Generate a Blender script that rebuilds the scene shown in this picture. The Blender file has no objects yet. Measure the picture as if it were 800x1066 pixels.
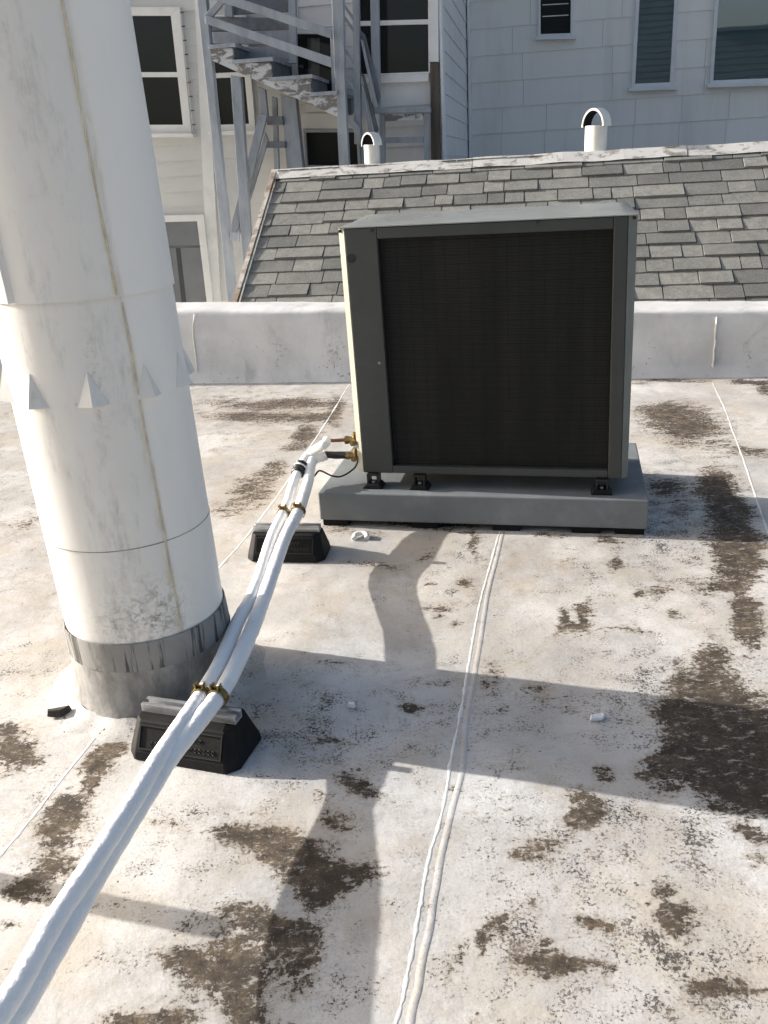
import bpy, bmesh, math, random
from mathutils import Vector, Matrix, noise as mnoise
rnd = random.Random(7)
R = math.radians
scene = bpy.context.scene
col = scene.collection

# ------------------------------------------------------------------ camera
H = 1.5
F, PITCH, ROLL = 893.1, R(21.83), R(-3.2)           # focal length in pixels of the 800 x 1066 photograph
_f = Vector((0, math.cos(PITCH), -math.sin(PITCH)))
_r0 = Vector((1, 0, 0)); _u0 = Vector((0, math.sin(PITCH), math.cos(PITCH)))
_r = math.cos(ROLL) * _r0 + math.sin(ROLL) * _u0
_u = -math.sin(ROLL) * _r0 + math.cos(ROLL) * _u0
cam = bpy.data.cameras.new('camera'); cam_o = bpy.data.objects.new('camera', cam); col.objects.link(cam_o)
cam.sensor_fit = 'VERTICAL'; cam.sensor_height = 24.0; cam.lens = F / 1066.0 * 24.0
cam.clip_start = 0.05; cam.clip_end = 2000
M3 = Matrix((_r, _u, -_f)).transposed()
cam_o.matrix_world = Matrix.Translation((0, 0, H)) @ M3.to_4x4()
scene.camera = cam_o
EYE = Vector((0, 0, H))

# ------------------------------------------------------------------ world, sun, exposure
SUN_EL = R(20.6); SH = R(-16.7)                      # shadows run along (cos SH, sin SH)
sdir = Vector((-math.cos(SH) * math.cos(SUN_EL), -math.sin(SH) * math.cos(SUN_EL), math.sin(SUN_EL)))
w = bpy.data.worlds.new('World'); scene.world = w; w.use_nodes = True
nt = w.node_tree; nt.nodes.clear()
sky = nt.nodes.new('ShaderNodeTexSky'); sky.sky_type = 'NISHITA'; sky.sun_disc = False
sky.sun_elevation = SUN_EL; sky.sun_rotation = math.atan2(sdir.x, sdir.y)
sky.air_density = 1.0; sky.dust_density = 5.5; sky.ozone_density = 0.9
bg = nt.nodes.new('ShaderNodeBackground'); bg.inputs['Strength'].default_value = 0.13
wo = nt.nodes.new('ShaderNodeOutputWorld')
nt.links.new(sky.outputs[0], bg.inputs[0]); nt.links.new(bg.outputs[0], wo.inputs[0])
sl = bpy.data.lights.new('sun', 'SUN'); sl.energy = 5.0; sl.angle = R(0.53); sl.color = (1.0, 0.965, 0.92)
so = bpy.data.objects.new('sun', sl); col.objects.link(so)
so.rotation_euler = sdir.to_track_quat('Z', 'Y').to_euler()
so.location = (-6, 2, 8)
vs = scene.view_settings
vs.view_transform = 'Standard'; vs.look = 'None'; vs.gamma = 1.0; vs.use_curve_mapping = False
vs.exposure = 0.80

# ------------------------------------------------------------------ measuring helpers
YAW = R(10.96)
AX = Vector((math.cos(YAW), -math.sin(YAW), 0)); BX = Vector((math.sin(YAW), math.cos(YAW), 0)); ZX = Vector((0, 0, 1))
def ray(p): return _r * ((p[0] - 400) / F) - _u * ((p[1] - 533) / F) + _f
def gp(x, y, h=0.0):                                  # point of the photo at height h
    d = ray((x, y)); return EYE + d * ((h - H) / d.z)
def bp(x, y, B):                                      # point of the photo on the wall plane b = B
    d = ray((x, y)); return EYE + d * (B / d.dot(BX))
def W(a, b, z): return AX * a + BX * b + ZX * z
def ab(P): return P.dot(AX), P.dot(BX), P.z

# ------------------------------------------------------------------ mesh helpers
class MB:
    def __init__(s): s.v = []; s.f = []
    def prism(s, poly, vec):
        n = len(poly); k = len(s.v); vec = Vector(vec)
        s.v += [Vector(p) for p in poly] + [Vector(p) + vec for p in poly]
        s.f.append(list(range(k, k + n))); s.f.append(list(range(k + 2 * n - 1, k + n - 1, -1)))
        for i in range(n):
            j = (i + 1) % n; s.f.append([k + i, k + n + i, k + n + j, k + j])
        return s
    def box(s, o, x, y, z):
        o = Vector(o); x = Vector(x); y = Vector(y); z = Vector(z)
        return s.prism([o, o + x, o + x + y, o + y], z)
    def wbox(s, a0, a1, b0, b1, z0, z1):
        return s.box(W(a0, b0, z0), AX * (a1 - a0), BX * (b1 - b0), ZX * (z1 - z0))
    def hexa(s, bot, top):
        k = len(s.v); n = len(bot); s.v += [Vector(p) for p in bot] + [Vector(p) for p in top]
        s.f.append(list(range(k + n - 1, k - 1, -1))); s.f.append(list(range(k + n, k + 2 * n)))
        for i in range(n):
            j = (i + 1) % n; s.f.append([k + i, k + j, k + n + j, k + n + i])
        return s
    def tube(s, pts, rad, seg=12, caps=True, wob=0.0, flat=1.0, twist=None):
        pts = [Vector(p) for p in pts]; n = len(pts); k = len(s.v)
        if not hasattr(rad, '__len__'): rad = [rad] * n
        up = Vector((0, 0, 1)); 
        for i, p in enumerate(pts):
            t = (pts[min(i + 1, n - 1)] - pts[max(i - 1, 0)]).normalized()
            u = up if abs(t.z) < .95 else Vector((0, 1, 0))
            x = t.cross(u).normalized(); y = x.cross(t).normalized()
            for j in range(seg):
                a = 2 * math.pi * j / seg
                r = rad[i]
                if wob: r *= 1 + .6 * wob * mnoise.noise(p * 70 + Vector((math.cos(a), math.sin(a), 3)) * .8) + wob * mnoise.noise(p * 28 + Vector((math.cos(a), math.sin(a), 0)) * .9) + .6 * wob * mnoise.noise(p * 9 + Vector((5, 2, 1)))
                s.v.append(p + x * (r * math.cos(a)) + y * (r * math.sin(a) * flat))
        for i in range(n - 1):
            for j in range(seg):
                j2 = (j + 1) % seg
                s.f.append([k + i * seg + j, k + i * seg + j2, k + (i + 1) * seg + j2, k + (i + 1) * seg + j])
        if caps:
            s.f.append([k + j for j in range(seg)][::-1]); s.f.append([k + (n - 1) * seg + j for j in range(seg)])
        return s
    def cyl(s, p0, p1, r0, r1=None, seg=20):
        return s.tube([p0, p1], [r0, r0 if r1 is None else r1], seg)
    def bar(s, p0, p1, wd, th, nrm):                  # rectangular bar from p0 to p1, wd in the plane across, th along nrm
        p0 = Vector(p0); p1 = Vector(p1); t = (p1 - p0).normalized(); nrm = Vector(nrm)
        x = t.cross(nrm).normalized()
        return s.prism([p0 - x * wd / 2, p0 + x * wd / 2, p1 + x * wd / 2, p1 - x * wd / 2], nrm * th)
    def build(s, name, mat, parent=None, loc=None, smooth=None, bevel=0.0, seg=2, recalc=True):
        root = parent
        off = Vector((0, 0, 0))
        while root is not None:
            off += root.location; root = root.parent
        if parent is None and loc is not None: off = Vector(loc)
        me = bpy.data.meshes.new(name); me.from_pydata([tuple(p - off) for p in s.v], [], s.f)
        if recalc:
            bm = bmesh.new(); bm.from_mesh(me); bmesh.ops.recalc_face_normals(bm, faces=bm.faces[:]); bm.to_mesh(me); bm.free()
        me.materials.append(mat)
        if smooth is not None:
            me.shade_smooth(); me.set_sharp_from_angle(angle=R(smooth))
        o = bpy.data.objects.new(name, me); col.objects.link(o)
        if parent is None: o.location = off
        else: o.parent = parent
        if bevel:
            m = o.modifiers.new('bevel', 'BEVEL'); m.width = bevel; m.segments = seg; m.limit_method = 'ANGLE'; m.angle_limit = R(35)
        return o
def tag(o, label=None, cat=None, group=None, kind=None):
    if label: o['label'] = label
    if cat: o['category'] = cat
    if group: o['group'] = group
    if kind: o['kind'] = kind
    return o
def thing(name, loc, label, cat, group=None):
    o = bpy.data.objects.new(name, None); col.objects.link(o); o.location = loc; o.empty_display_size = .1
    return tag(o, label, cat, group)
def spline(pts, n=12):
    pts = [Vector(p) for p in pts]; P = [pts[0] * 2 - pts[1]] + pts + [pts[-1] * 2 - pts[-2]]; out = []
    for i in range(1, len(P) - 2):
        for k in range(n):
            t = k / n; a, b, c, d = P[i - 1], P[i], P[i + 1], P[i + 2]
            out.append(.5 * ((2 * b) + (c - a) * t + (2 * a - 5 * b + 4 * c - d) * t * t + (3 * b - a - 3 * c + d) * t ** 3))
    out.append(pts[-1]); return out

# ------------------------------------------------------------------ materials
class NT:
    def __init__(s, name):
        s.m = bpy.data.materials.new(name); s.m.use_nodes = True; s.t = s.m.node_tree; s.t.nodes.clear()
        s.out = s.n('ShaderNodeOutputMaterial'); s.b = s.n('ShaderNodeBsdfPrincipled'); s.l(s.b.outputs[0], s.out.inputs[0])
        s.co = s.n('ShaderNodeTexCoord').outputs['Object']
    def n(s, t, **kw):
        x = s.t.nodes.new(t)
        for k, v in kw.items(): setattr(x, k, v)
        return x
    def l(s, a, b): s.t.links.new(a, b)
    def noise(s, scale, detail=6, rough=.6, vec=None, dist=0.0, stretch=None):
        x = s.n('ShaderNodeTexNoise'); x.inputs['Scale'].default_value = scale; x.inputs['Detail'].default_value = detail
        x.inputs['Roughness'].default_value = rough; x.inputs['Distortion'].default_value = dist
        v = vec or s.co
        if stretch:
            mp = s.n('ShaderNodeMapping'); mp.inputs['Scale'].default_value = stretch; s.l(v, mp.inputs[0]); v = mp.outputs[0]
        s.l(v, x.inputs['Vector']); return x.outputs['Fac']
    def ramp(s, fac, lo, hi, a=0.0, b=1.0):
        x = s.n('ShaderNodeMapRange', interpolation_type='SMOOTHSTEP'); x.inputs[1].default_value = lo; x.inputs[2].default_value = hi
        x.inputs[3].default_value = a; x.inputs[4].default_value = b; s.l(fac, x.inputs[0]); return x.outputs[0]
    def math(s, op, a, b=None, c=None):
        x = s.n('ShaderNodeMath', operation=op)
        for i, v in enumerate((a, b, c)):
            if v is None: continue
            if isinstance(v, (int, float)): x.inputs[i].default_value = v
            else: s.l(v, x.inputs[i])
        return x.outputs[0]
    def mix(s, fac, a, b, blend='MIX'):
        x = s.n('ShaderNodeMix', data_type='RGBA', blend_type=blend)
        if isinstance(fac, (int, float)): x.inputs[0].default_value = fac
        else: s.l(fac, x.inputs[0])
        for i, v in ((6, a), (7, b)):
            if isinstance(v, tuple): x.inputs[i].default_value = (*v[:3], 1)
            else: s.l(v, x.inputs[i])
        return x.outputs[2]
    def bump(s, h, strength=.3, dist=.01):
        x = s.n('ShaderNodeBump'); x.inputs['Strength'].default_value = strength; x.inputs['Distance'].default_value = dist
        s.l(h, x.inputs['Height']); s.l(x.outputs[0], s.b.inputs['Normal'])
    def attr(s, name): return s.n('ShaderNodeAttribute', attribute_name=name).outputs['Fac']
    def color(s, c):
        if isinstance(c, tuple): s.b.inputs['Base Color'].default_value = (*c[:3], 1)
        else: s.l(c, s.b.inputs['Base Color'])
    def set(s, **kw):
        for k, v in kw.items():
            i = s.b.inputs[k.replace('_', ' ')]
            if isinstance(v, (int, float)): i.default_value = v
            else: s.l(v, i)
def mul(c, k): return tuple(x * k for x in c)
def plain(name, c, rough=.6, var=.12, vs=6, bump=.15, bs=80, bd=.003, metal=0.0, stretch=None, spec=.5, dirt=None, dirt_amt=.4):
    n = NT(name)
    f = n.ramp(n.noise(vs, 6, .6, stretch=stretch), .3, .7)
    c1 = n.mix(f, mul(c, 1 - var), mul(c, 1 + var))
    if dirt:
        g = n.ramp(n.noise(vs * .7, 8, .7, stretch=stretch, dist=.4), .5, .72, 0, dirt_amt); c1 = n.mix(g, c1, dirt)
    n.color(c1); n.set(Roughness=rough, Metallic=metal, Specular_IOR_Level=spec)
    if bump: n.bump(n.noise(bs, 4, .6), bump, bd)
    return n.m

M = {}
M['cream'] = plain('cream_siding_paint', (.55, .55, .53), .7, .06, 1.2, .1, 40, dirt=(.33, .31, .28), dirt_amt=.3)
M['cream_trim'] = plain('cream_trim_paint', (.67, .67, .65), .6, .06, 3, .1, 40, dirt=(.4, .38, .33), dirt_amt=.3)
M['white_trim'] = plain('white_trim_paint', (.70, .71, .72), .5, .05, 3, .1, 40)
M['pale_siding'] = plain('pale_siding_paint', (.62, .625, .63), .65, .06, 2, .1, 40, dirt=(.4, .4, .4), dirt_amt=.25)
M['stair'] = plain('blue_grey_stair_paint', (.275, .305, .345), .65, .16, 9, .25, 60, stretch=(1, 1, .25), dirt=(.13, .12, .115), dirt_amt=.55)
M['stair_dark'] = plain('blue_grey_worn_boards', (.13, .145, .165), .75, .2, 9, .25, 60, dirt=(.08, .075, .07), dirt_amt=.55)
M['old_wood'] = plain('bare_dark_wood', (.10, .085, .07), .85, .35, 14, .4, 60, stretch=(1, 1, .12))
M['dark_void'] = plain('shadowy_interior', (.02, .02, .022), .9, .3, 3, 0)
M['slate_door'] = plain('grey_door_paint', (.15, .158, .165), .5, .1, 3, .05, 40)
n = NT('peeling_paint')
f = n.ramp(n.noise(9, 10, .7, stretch=(.7, 1, 1.7), dist=.8), .47, .53)
n.color(n.mix(f, n.mix(n.noise(40, 5), (.10, .09, .085), (.22, .21, .20)), n.mix(n.noise(6, 4), (.35, .38, .41), (.62, .63, .64))))
n.set(Roughness=.75); n.bump(f, .4, .004); M['peeling'] = n.m
n = NT('weathered_white_flashing')
f = n.ramp(n.noise(7, 10, .72, stretch=(1, 1, 3), dist=.6), .50, .60)
n.color(n.mix(f, n.mix(n.noise(3, 3), (.46, .45, .42), (.68, .67, .64)), n.mix(n.noise(22, 4), (.14, .12, .10), (.36, .33, .29))))
n.set(Roughness=.7); n.bump(n.noise(30, 5), .3, .006); M['flashing'] = n.m
n = NT('rusty_white_flashing')
f = n.ramp(n.noise(4.5, 9, .75, dist=.7), .42, .58)
n.color(n.mix(f, (.50, .47, .42), n.mix(n.noise(20, 4), (.16, .085, .05), (.36, .29, .22))))
n.set(Roughness=.75); n.bump(n.noise(30, 5), .3, .006); M['rusty'] = n.m
# grey panels with run-off streaks
n = NT('grey_panel_paint')
isl = n.n('ShaderNodeNewGeometry').outputs['Random Per Island']
c = n.mix(isl, (.77, .755, .72), (.81, .795, .76))
st = n.ramp(n.noise(2.2, 7, .65, stretch=(1, 1, .12), dist=.3), .46, .75, 0, .6)
c = n.mix(st, c, (.58, .565, .54))
c = n.mix(n.ramp(n.noise(.6, 4), .5, .75, 0, .4), c, (.82, .80, .77))
n.color(c); n.set(Roughness=.7); n.bump(n.noise(50, 4), .15, .004); M['grey_panel'] = n.m
# shingles
n = NT('asphalt_shingle')
isl = n.n('ShaderNodeNewGeometry').outputs['Random Per Island']
c = n.mix(n.ramp(isl, 0, 1), (.105, .106, .096), (.31, .305, .27))
gr = n.noise(120, 4, .85); c = n.mix(n.ramp(gr, .35, .65), n.mix(.5, c, (.06, .06, .06)), n.mix(.3, c, (.52, .52, .49)))
c = n.mix(n.ramp(n.noise(14, 7, .75), .35, .7, 0, .5), c, (.105, .105, .098))
c = n.mix(n.ramp(n.noise(2.5, 6, .6), .45, .75, 0, .4), c, (.29, .285, .255))
n.color(c); n.set(Roughness=.92, Specular_IOR_Level=.2); n.bump(gr, .5, .004); M['shingle'] = n.m
# glass
def glass(name, c, rough=.04, spec=.6):
    n = NT(name); n.color(n.mix(n.noise(1.5, 4), mul(c, .7), mul(c, 1.3))); n.set(Roughness=rough, Specular_IOR_Level=spec)
    n.bump(n.noise(1.3, 2), .02, .02); return n.m
M['pane'] = glass('dark_window_glass', (.016, .018, .018), .05, .35)
M['pane_teal'] = glass('teal_window_glass', (.03, .065, .08), .015, .5)
M['pane_teal'].node_tree.nodes['Principled BSDF'].inputs['IOR'].default_value = 3.1
M['pane_sky'] = glass('pale_blue_window_glass', (.20, .33, .40), .06, .6)
M['pane_green'] = glass('green_tinted_glass', (.05, .06, .05), .08, .5)

# flue paint: old grey sheet with streaks, cleaner lapped sheet to the right of the seam
def flue_mat(name, a, b, amt):
    n = NT(name)
    cl = n.attr('clean')
    base = n.mix(n.noise(5, 5), mul(a, .93), mul(a, 1.05))
    st = n.ramp(n.math('ADD', n.math('MULTIPLY', n.noise(13, 8, .74, stretch=(1, 1, .13)), .6), n.math('MULTIPLY', n.noise(24, 8, .75, stretch=(1, 1, .5)), .4)), .49, .68, 0, amt); base = n.mix(st, base, (.30, .295, .285))
    sp = n.ramp(n.noise(30, 8, .8, stretch=(1, 1, .5)), .62, .72, 0, .6 * amt); base = n.mix(sp, base, (.17, .165, .155))
    new = n.mix(n.ramp(n.noise(8, 7, .65, stretch=(1, 1, .3)), .5, .8, 0, .35), b, mul(a, .95))
    rs = n.attr('rust'); 
    c = n.mix(cl, base, new)
    rmask = n.math('MULTIPLY', rs, n.ramp(n.noise(40, 6, .7, stretch=(1, 1, .25)), .4, .75)); c = n.mix(rmask, c, (.56, .46, .28))
    gm = n.math('MULTIPLY', n.attr('grime'), n.ramp(n.noise(45, 9, .8, dist=.5), .45, .62)); c = n.mix(gm, c, (.20, .195, .185))
    n.color(c); n.set(Roughness=.5, Specular_IOR_Level=.35)
    n.bump(n.noise(9, 5), .12, .01); return n.m
M['flue'] = flue_mat('flue_white_paint', (.76, .75, .72), (.83, .82, .785), .5)
n = NT('grey_sealed_collar')
c = n.mix(n.noise(9, 6), (.20, .195, .185), (.36, .355, .34))
c = n.mix(n.ramp(n.noise(42, 6, .65, stretch=(1, 1, .05)), .50, .60, 0, .85), c, (.05, .048, .044))
n.color(c); n.set(Roughness=.85, Specular_IOR_Level=.2); n.bump(n.noise(60, 5), .4, .004); M['collar'] = n.m
n = NT('flashing_boot_coating')
c = n.mix(n.ramp(n.noise(16, 9, .72, stretch=(1, 1, .5)), .35, .65), (.20, .196, .188), (.36, .35, .335))
n.color(c); n.set(Roughness=.65); n.bump(n.noise(25, 6), .35, .008); M['boot'] = n.m

# air conditioner
M['ac'] = plain('dark_grey_enamel', (.045, .051, .050), .42, .06, 5, .04, 30, spec=.4, dirt=(.07, .076, .073), dirt_amt=.35)
M['ac_lid'] = plain('sky_lightened_enamel_lid', (.26, .275, .265), .22, .08, 5, .05, 30, spec=.5, dirt=(.25, .26, .25), dirt_amt=.35)  # cabinet enamel made paler, with the sky's reflection put into the base colour
M['ac_beige'] = plain('pale_beige_enamel', (.31, .305, .25), .45, .06, 8, .05, 30)
M['ac_side'] = plain('olive_grey_enamel', (.16, .17, .155), .45, .08, 8, .05, 30)
n = NT('black_coil_mesh')
wv = n.n('ShaderNodeTexWave', wave_type='BANDS', bands_direction='Z'); wv.inputs['Scale'].default_value = 62; n.l(n.co, wv.inputs['Vector'])
wx = n.n('ShaderNodeTexWave', wave_type='BANDS', bands_direction='X'); wx.inputs['Scale'].default_value = 62; n.l(n.co, wx.inputs['Vector'])
g = n.math('MAXIMUM', n.ramp(wv.outputs['Fac'], .6, .95), n.math('MULTIPLY', n.ramp(wx.outputs['Fac'], .6, .95), .6))
big = n.ramp(n.noise(3.0, 4, .5, stretch=(2.2, 2.2, .25)), .3, .75)
c = n.mix(g, (.006, .0063, .0065), n.mix(big, (.016, .017, .017), (.045, .045, .042)))
n.color(c); n.set(Roughness=.6, Specular_IOR_Level=.25); n.bump(g, .4, .002); M['mesh'] = n.m
M['pad'] = plain('grey_pad_coating', (.165, .18, .19), .55, .07, 7, .2, 120, bd=.002, spec=.35, dirt=(.30, .31, .31), dirt_amt=.35)
M['rubber'] = plain('black_rubber', (.0065, .0065, .007), .7, .3, 20, .3, 150, bd=.002, spec=.25, dirt=(.03, .027, .024), dirt_amt=.3)
M['black'] = plain('black_plastic', (.009, .009, .0095), .5, .2, 20, .1, 100)
M['galv'] = plain('galvanised_steel', (.55, .56, .57), .35, .12, 25, .1, 80, metal=.75)
M['brass'] = plain('yellow_brass', (.25, .18, .07), .42, .4, 40, .2, 80, metal=.85)
M['copper'] = plain('tarnished_copper', (.30, .13, .07), .4, .25, 40, .1, 80, metal=.7)
M['hose'] = plain('white_insulation_wrap', (.90, .90, .89), .5, .02, 9, .6, 70, bd=.005, dirt=(.66, .65, .63), dirt_amt=.3)
M['pvc'] = plain('white_vent_pipe_paint', (.78, .76, .70), .5, .05, 9, .1, 60)
M['bead'] = plain('white_caulk', (.72, .71, .685), .6, .08, 20, .3, 60, dirt=(.45, .42, .38), dirt_amt=.5)
M['chip'] = plain('white_chip', (.82, .82, .80), .5, .05, 20, .1, 60)
M['tar'] = plain('black_tar_scrap', (.03, .028, .026), .8, .3, 40, .3, 80)

# roof coating and its wear
n = NT('worn_white_roof_coating')
d = n.attr('dirt'); s_ = n.attr('speck'); h_ = n.attr('haze_tone')
big = n.ramp(n.noise(1.6, 7, .6, dist=.3), .35, .68)
c = n.mix(big, (.45, .442, .428), (.66, .65, .632))
c = n.mix(n.ramp(n.noise(5, 9, .72, dist=.6), .50, .70, 0, .7), c, (.345, .33, .305))
c = n.mix(n.ramp(n.noise(13, 9, .74, dist=.5, stretch=(.6, 1.3, 1)), .52, .70, 0, .55), c, (.40, .375, .345))
c = n.mix(n.ramp(n.noise(55, 7, .75), .52, .72, 0, .38), c, (.35, .325, .29))
c = n.mix(n.ramp(n.noise(190, 3, .7), .40, .62, .22, 0), c, (.30, .28, .25))
c = n.mix(n.math('MULTIPLY', h_, n.ramp(n.noise(9, 8, .7, dist=.5), .3, .65)), c, (.33, .26, .185))
c = n.mix(n.ramp(n.noise(2.4, 8, .66, dist=.5), .46, .66, 0, .62), c, (.435, .385, .31))
hi = n.noise(62, 9, .78, dist=.35); mid = n.noise(11, 9, .74, dist=.8, stretch=(.65, 1.5, 1))
nn = n.math('ADD', n.math('MULTIPLY', hi, .56), n.math('MULTIPLY', mid, .44))
# small dark flecks, gathered in clusters
fl = n.noise(125, 6, .74, dist=.4); cl_ = n.noise(11, 6, .65)
fsum = n.math('ADD', n.math('ADD', n.math('MULTIPLY', fl, .60), n.math('MULTIPLY', cl_, .40)), n.math('MULTIPLY', s_, .10))
fm = n.ramp(fsum, .603, .626)
c = n.mix(n.ramp(fsum, .53, .64, 0, .45), c, (.26, .235, .205))
c = n.mix(n.math('MULTIPLY', fm, .92), c, n.mix(n.ramp(n.noise(7, 4), .45, .6), (.035, .032, .030), (.13, .105, .08)))
# peeled patches
e = n.math('ADD', n.math('MULTIPLY_ADD', n.math('SUBTRACT', nn, .5), 5.2, .5), n.math('MULTIPLY', n.math('SUBTRACT', d, .71), 1.3))
soft = n.ramp(e, .0, .56, 0, .6); c = n.mix(soft, c, (.33, .28, .22))
pm = n.ramp(e, .44, .62)
br = n.mix(n.ramp(n.noise(17, 9, .74), .38, .64), (.065, .049, .035), (.245, .187, .125))
br = n.mix(n.ramp(n.noise(150, 4, .8), .42, .66), n.mix(.55, br, (.025, .021, .018)), br)
dk = n.attr('dark'); br = n.mix(n.math('MULTIPLY', dk, n.ramp(n.noise(40, 8, .75), .3, .6, .95, .55)), br, (.022, .020, .018))
rem = n.ramp(n.noise(70, 8, .8, dist=.6), .58, .66, 0, .8); br = n.mix(rem, br, (.42, .40, .37))
br = n.mix(n.ramp(n.noise(4.5, 6, .7), .42, .62, 0, .6), br, (.045, .036, .028))
rem2 = n.ramp(n.noise(30, 9, .8, dist=.3, stretch=(.7, 1.4, 1)), .54, .62, 0, .75); br = n.mix(rem2, br, (.40, .37, .33))
c = n.mix(pm, c, br)
n.color(c); n.set(Roughness=n.ramp(pm, 0, 1, .55, .85), Specular_IOR_Level=.3)
hgt = n.math('ADD', n.math('MULTIPLY', n.noise(4, 6, .55), .8), n.math('ADD', n.math('MULTIPLY', n.noise(38, 6, .7), .14), n.math('MULTIPLY', pm, -.10)))
n.bump(hgt, .35, .03); M['roof'] = n.m
n = NT('parapet_coating')
c = n.mix(n.ramp(n.noise(2.2, 7, .6), .35, .7), (.56, .56, .555), (.70, .70, .695))
st = n.ramp(n.noise(3.5, 8, .68, stretch=(1, 1, .45), dist=.5), .52, .72, 0, .55); c = n.mix(st, c, (.30, .295, .285))
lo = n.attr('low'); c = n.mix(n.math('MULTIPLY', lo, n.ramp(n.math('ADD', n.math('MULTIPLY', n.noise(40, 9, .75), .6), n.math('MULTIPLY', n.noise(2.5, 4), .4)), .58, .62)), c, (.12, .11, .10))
n.color(c); n.set(Roughness=.6, Specular_IOR_Level=.3); n.bump(n.noise(7, 6, .6), .3, .02); M['parapet'] = n.m
M['court'] = plain('courtyard_concrete', (.42, .41, .39), .85, .2, 2, .2, 30)

# ------------------------------------------------------------------ setting: courtyard ground, flat roof
g = MB(); g.f.append([0, 1, 2, 3]); S = 600
g.v += [Vector((-S, -S, -4.5)), Vector((S, -S, -4.5)), Vector((S, S, -4.5)), Vector((-S, S, -4.5))]
tag(g.build('ground', M['court'], recalc=False), kind='structure')

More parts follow.
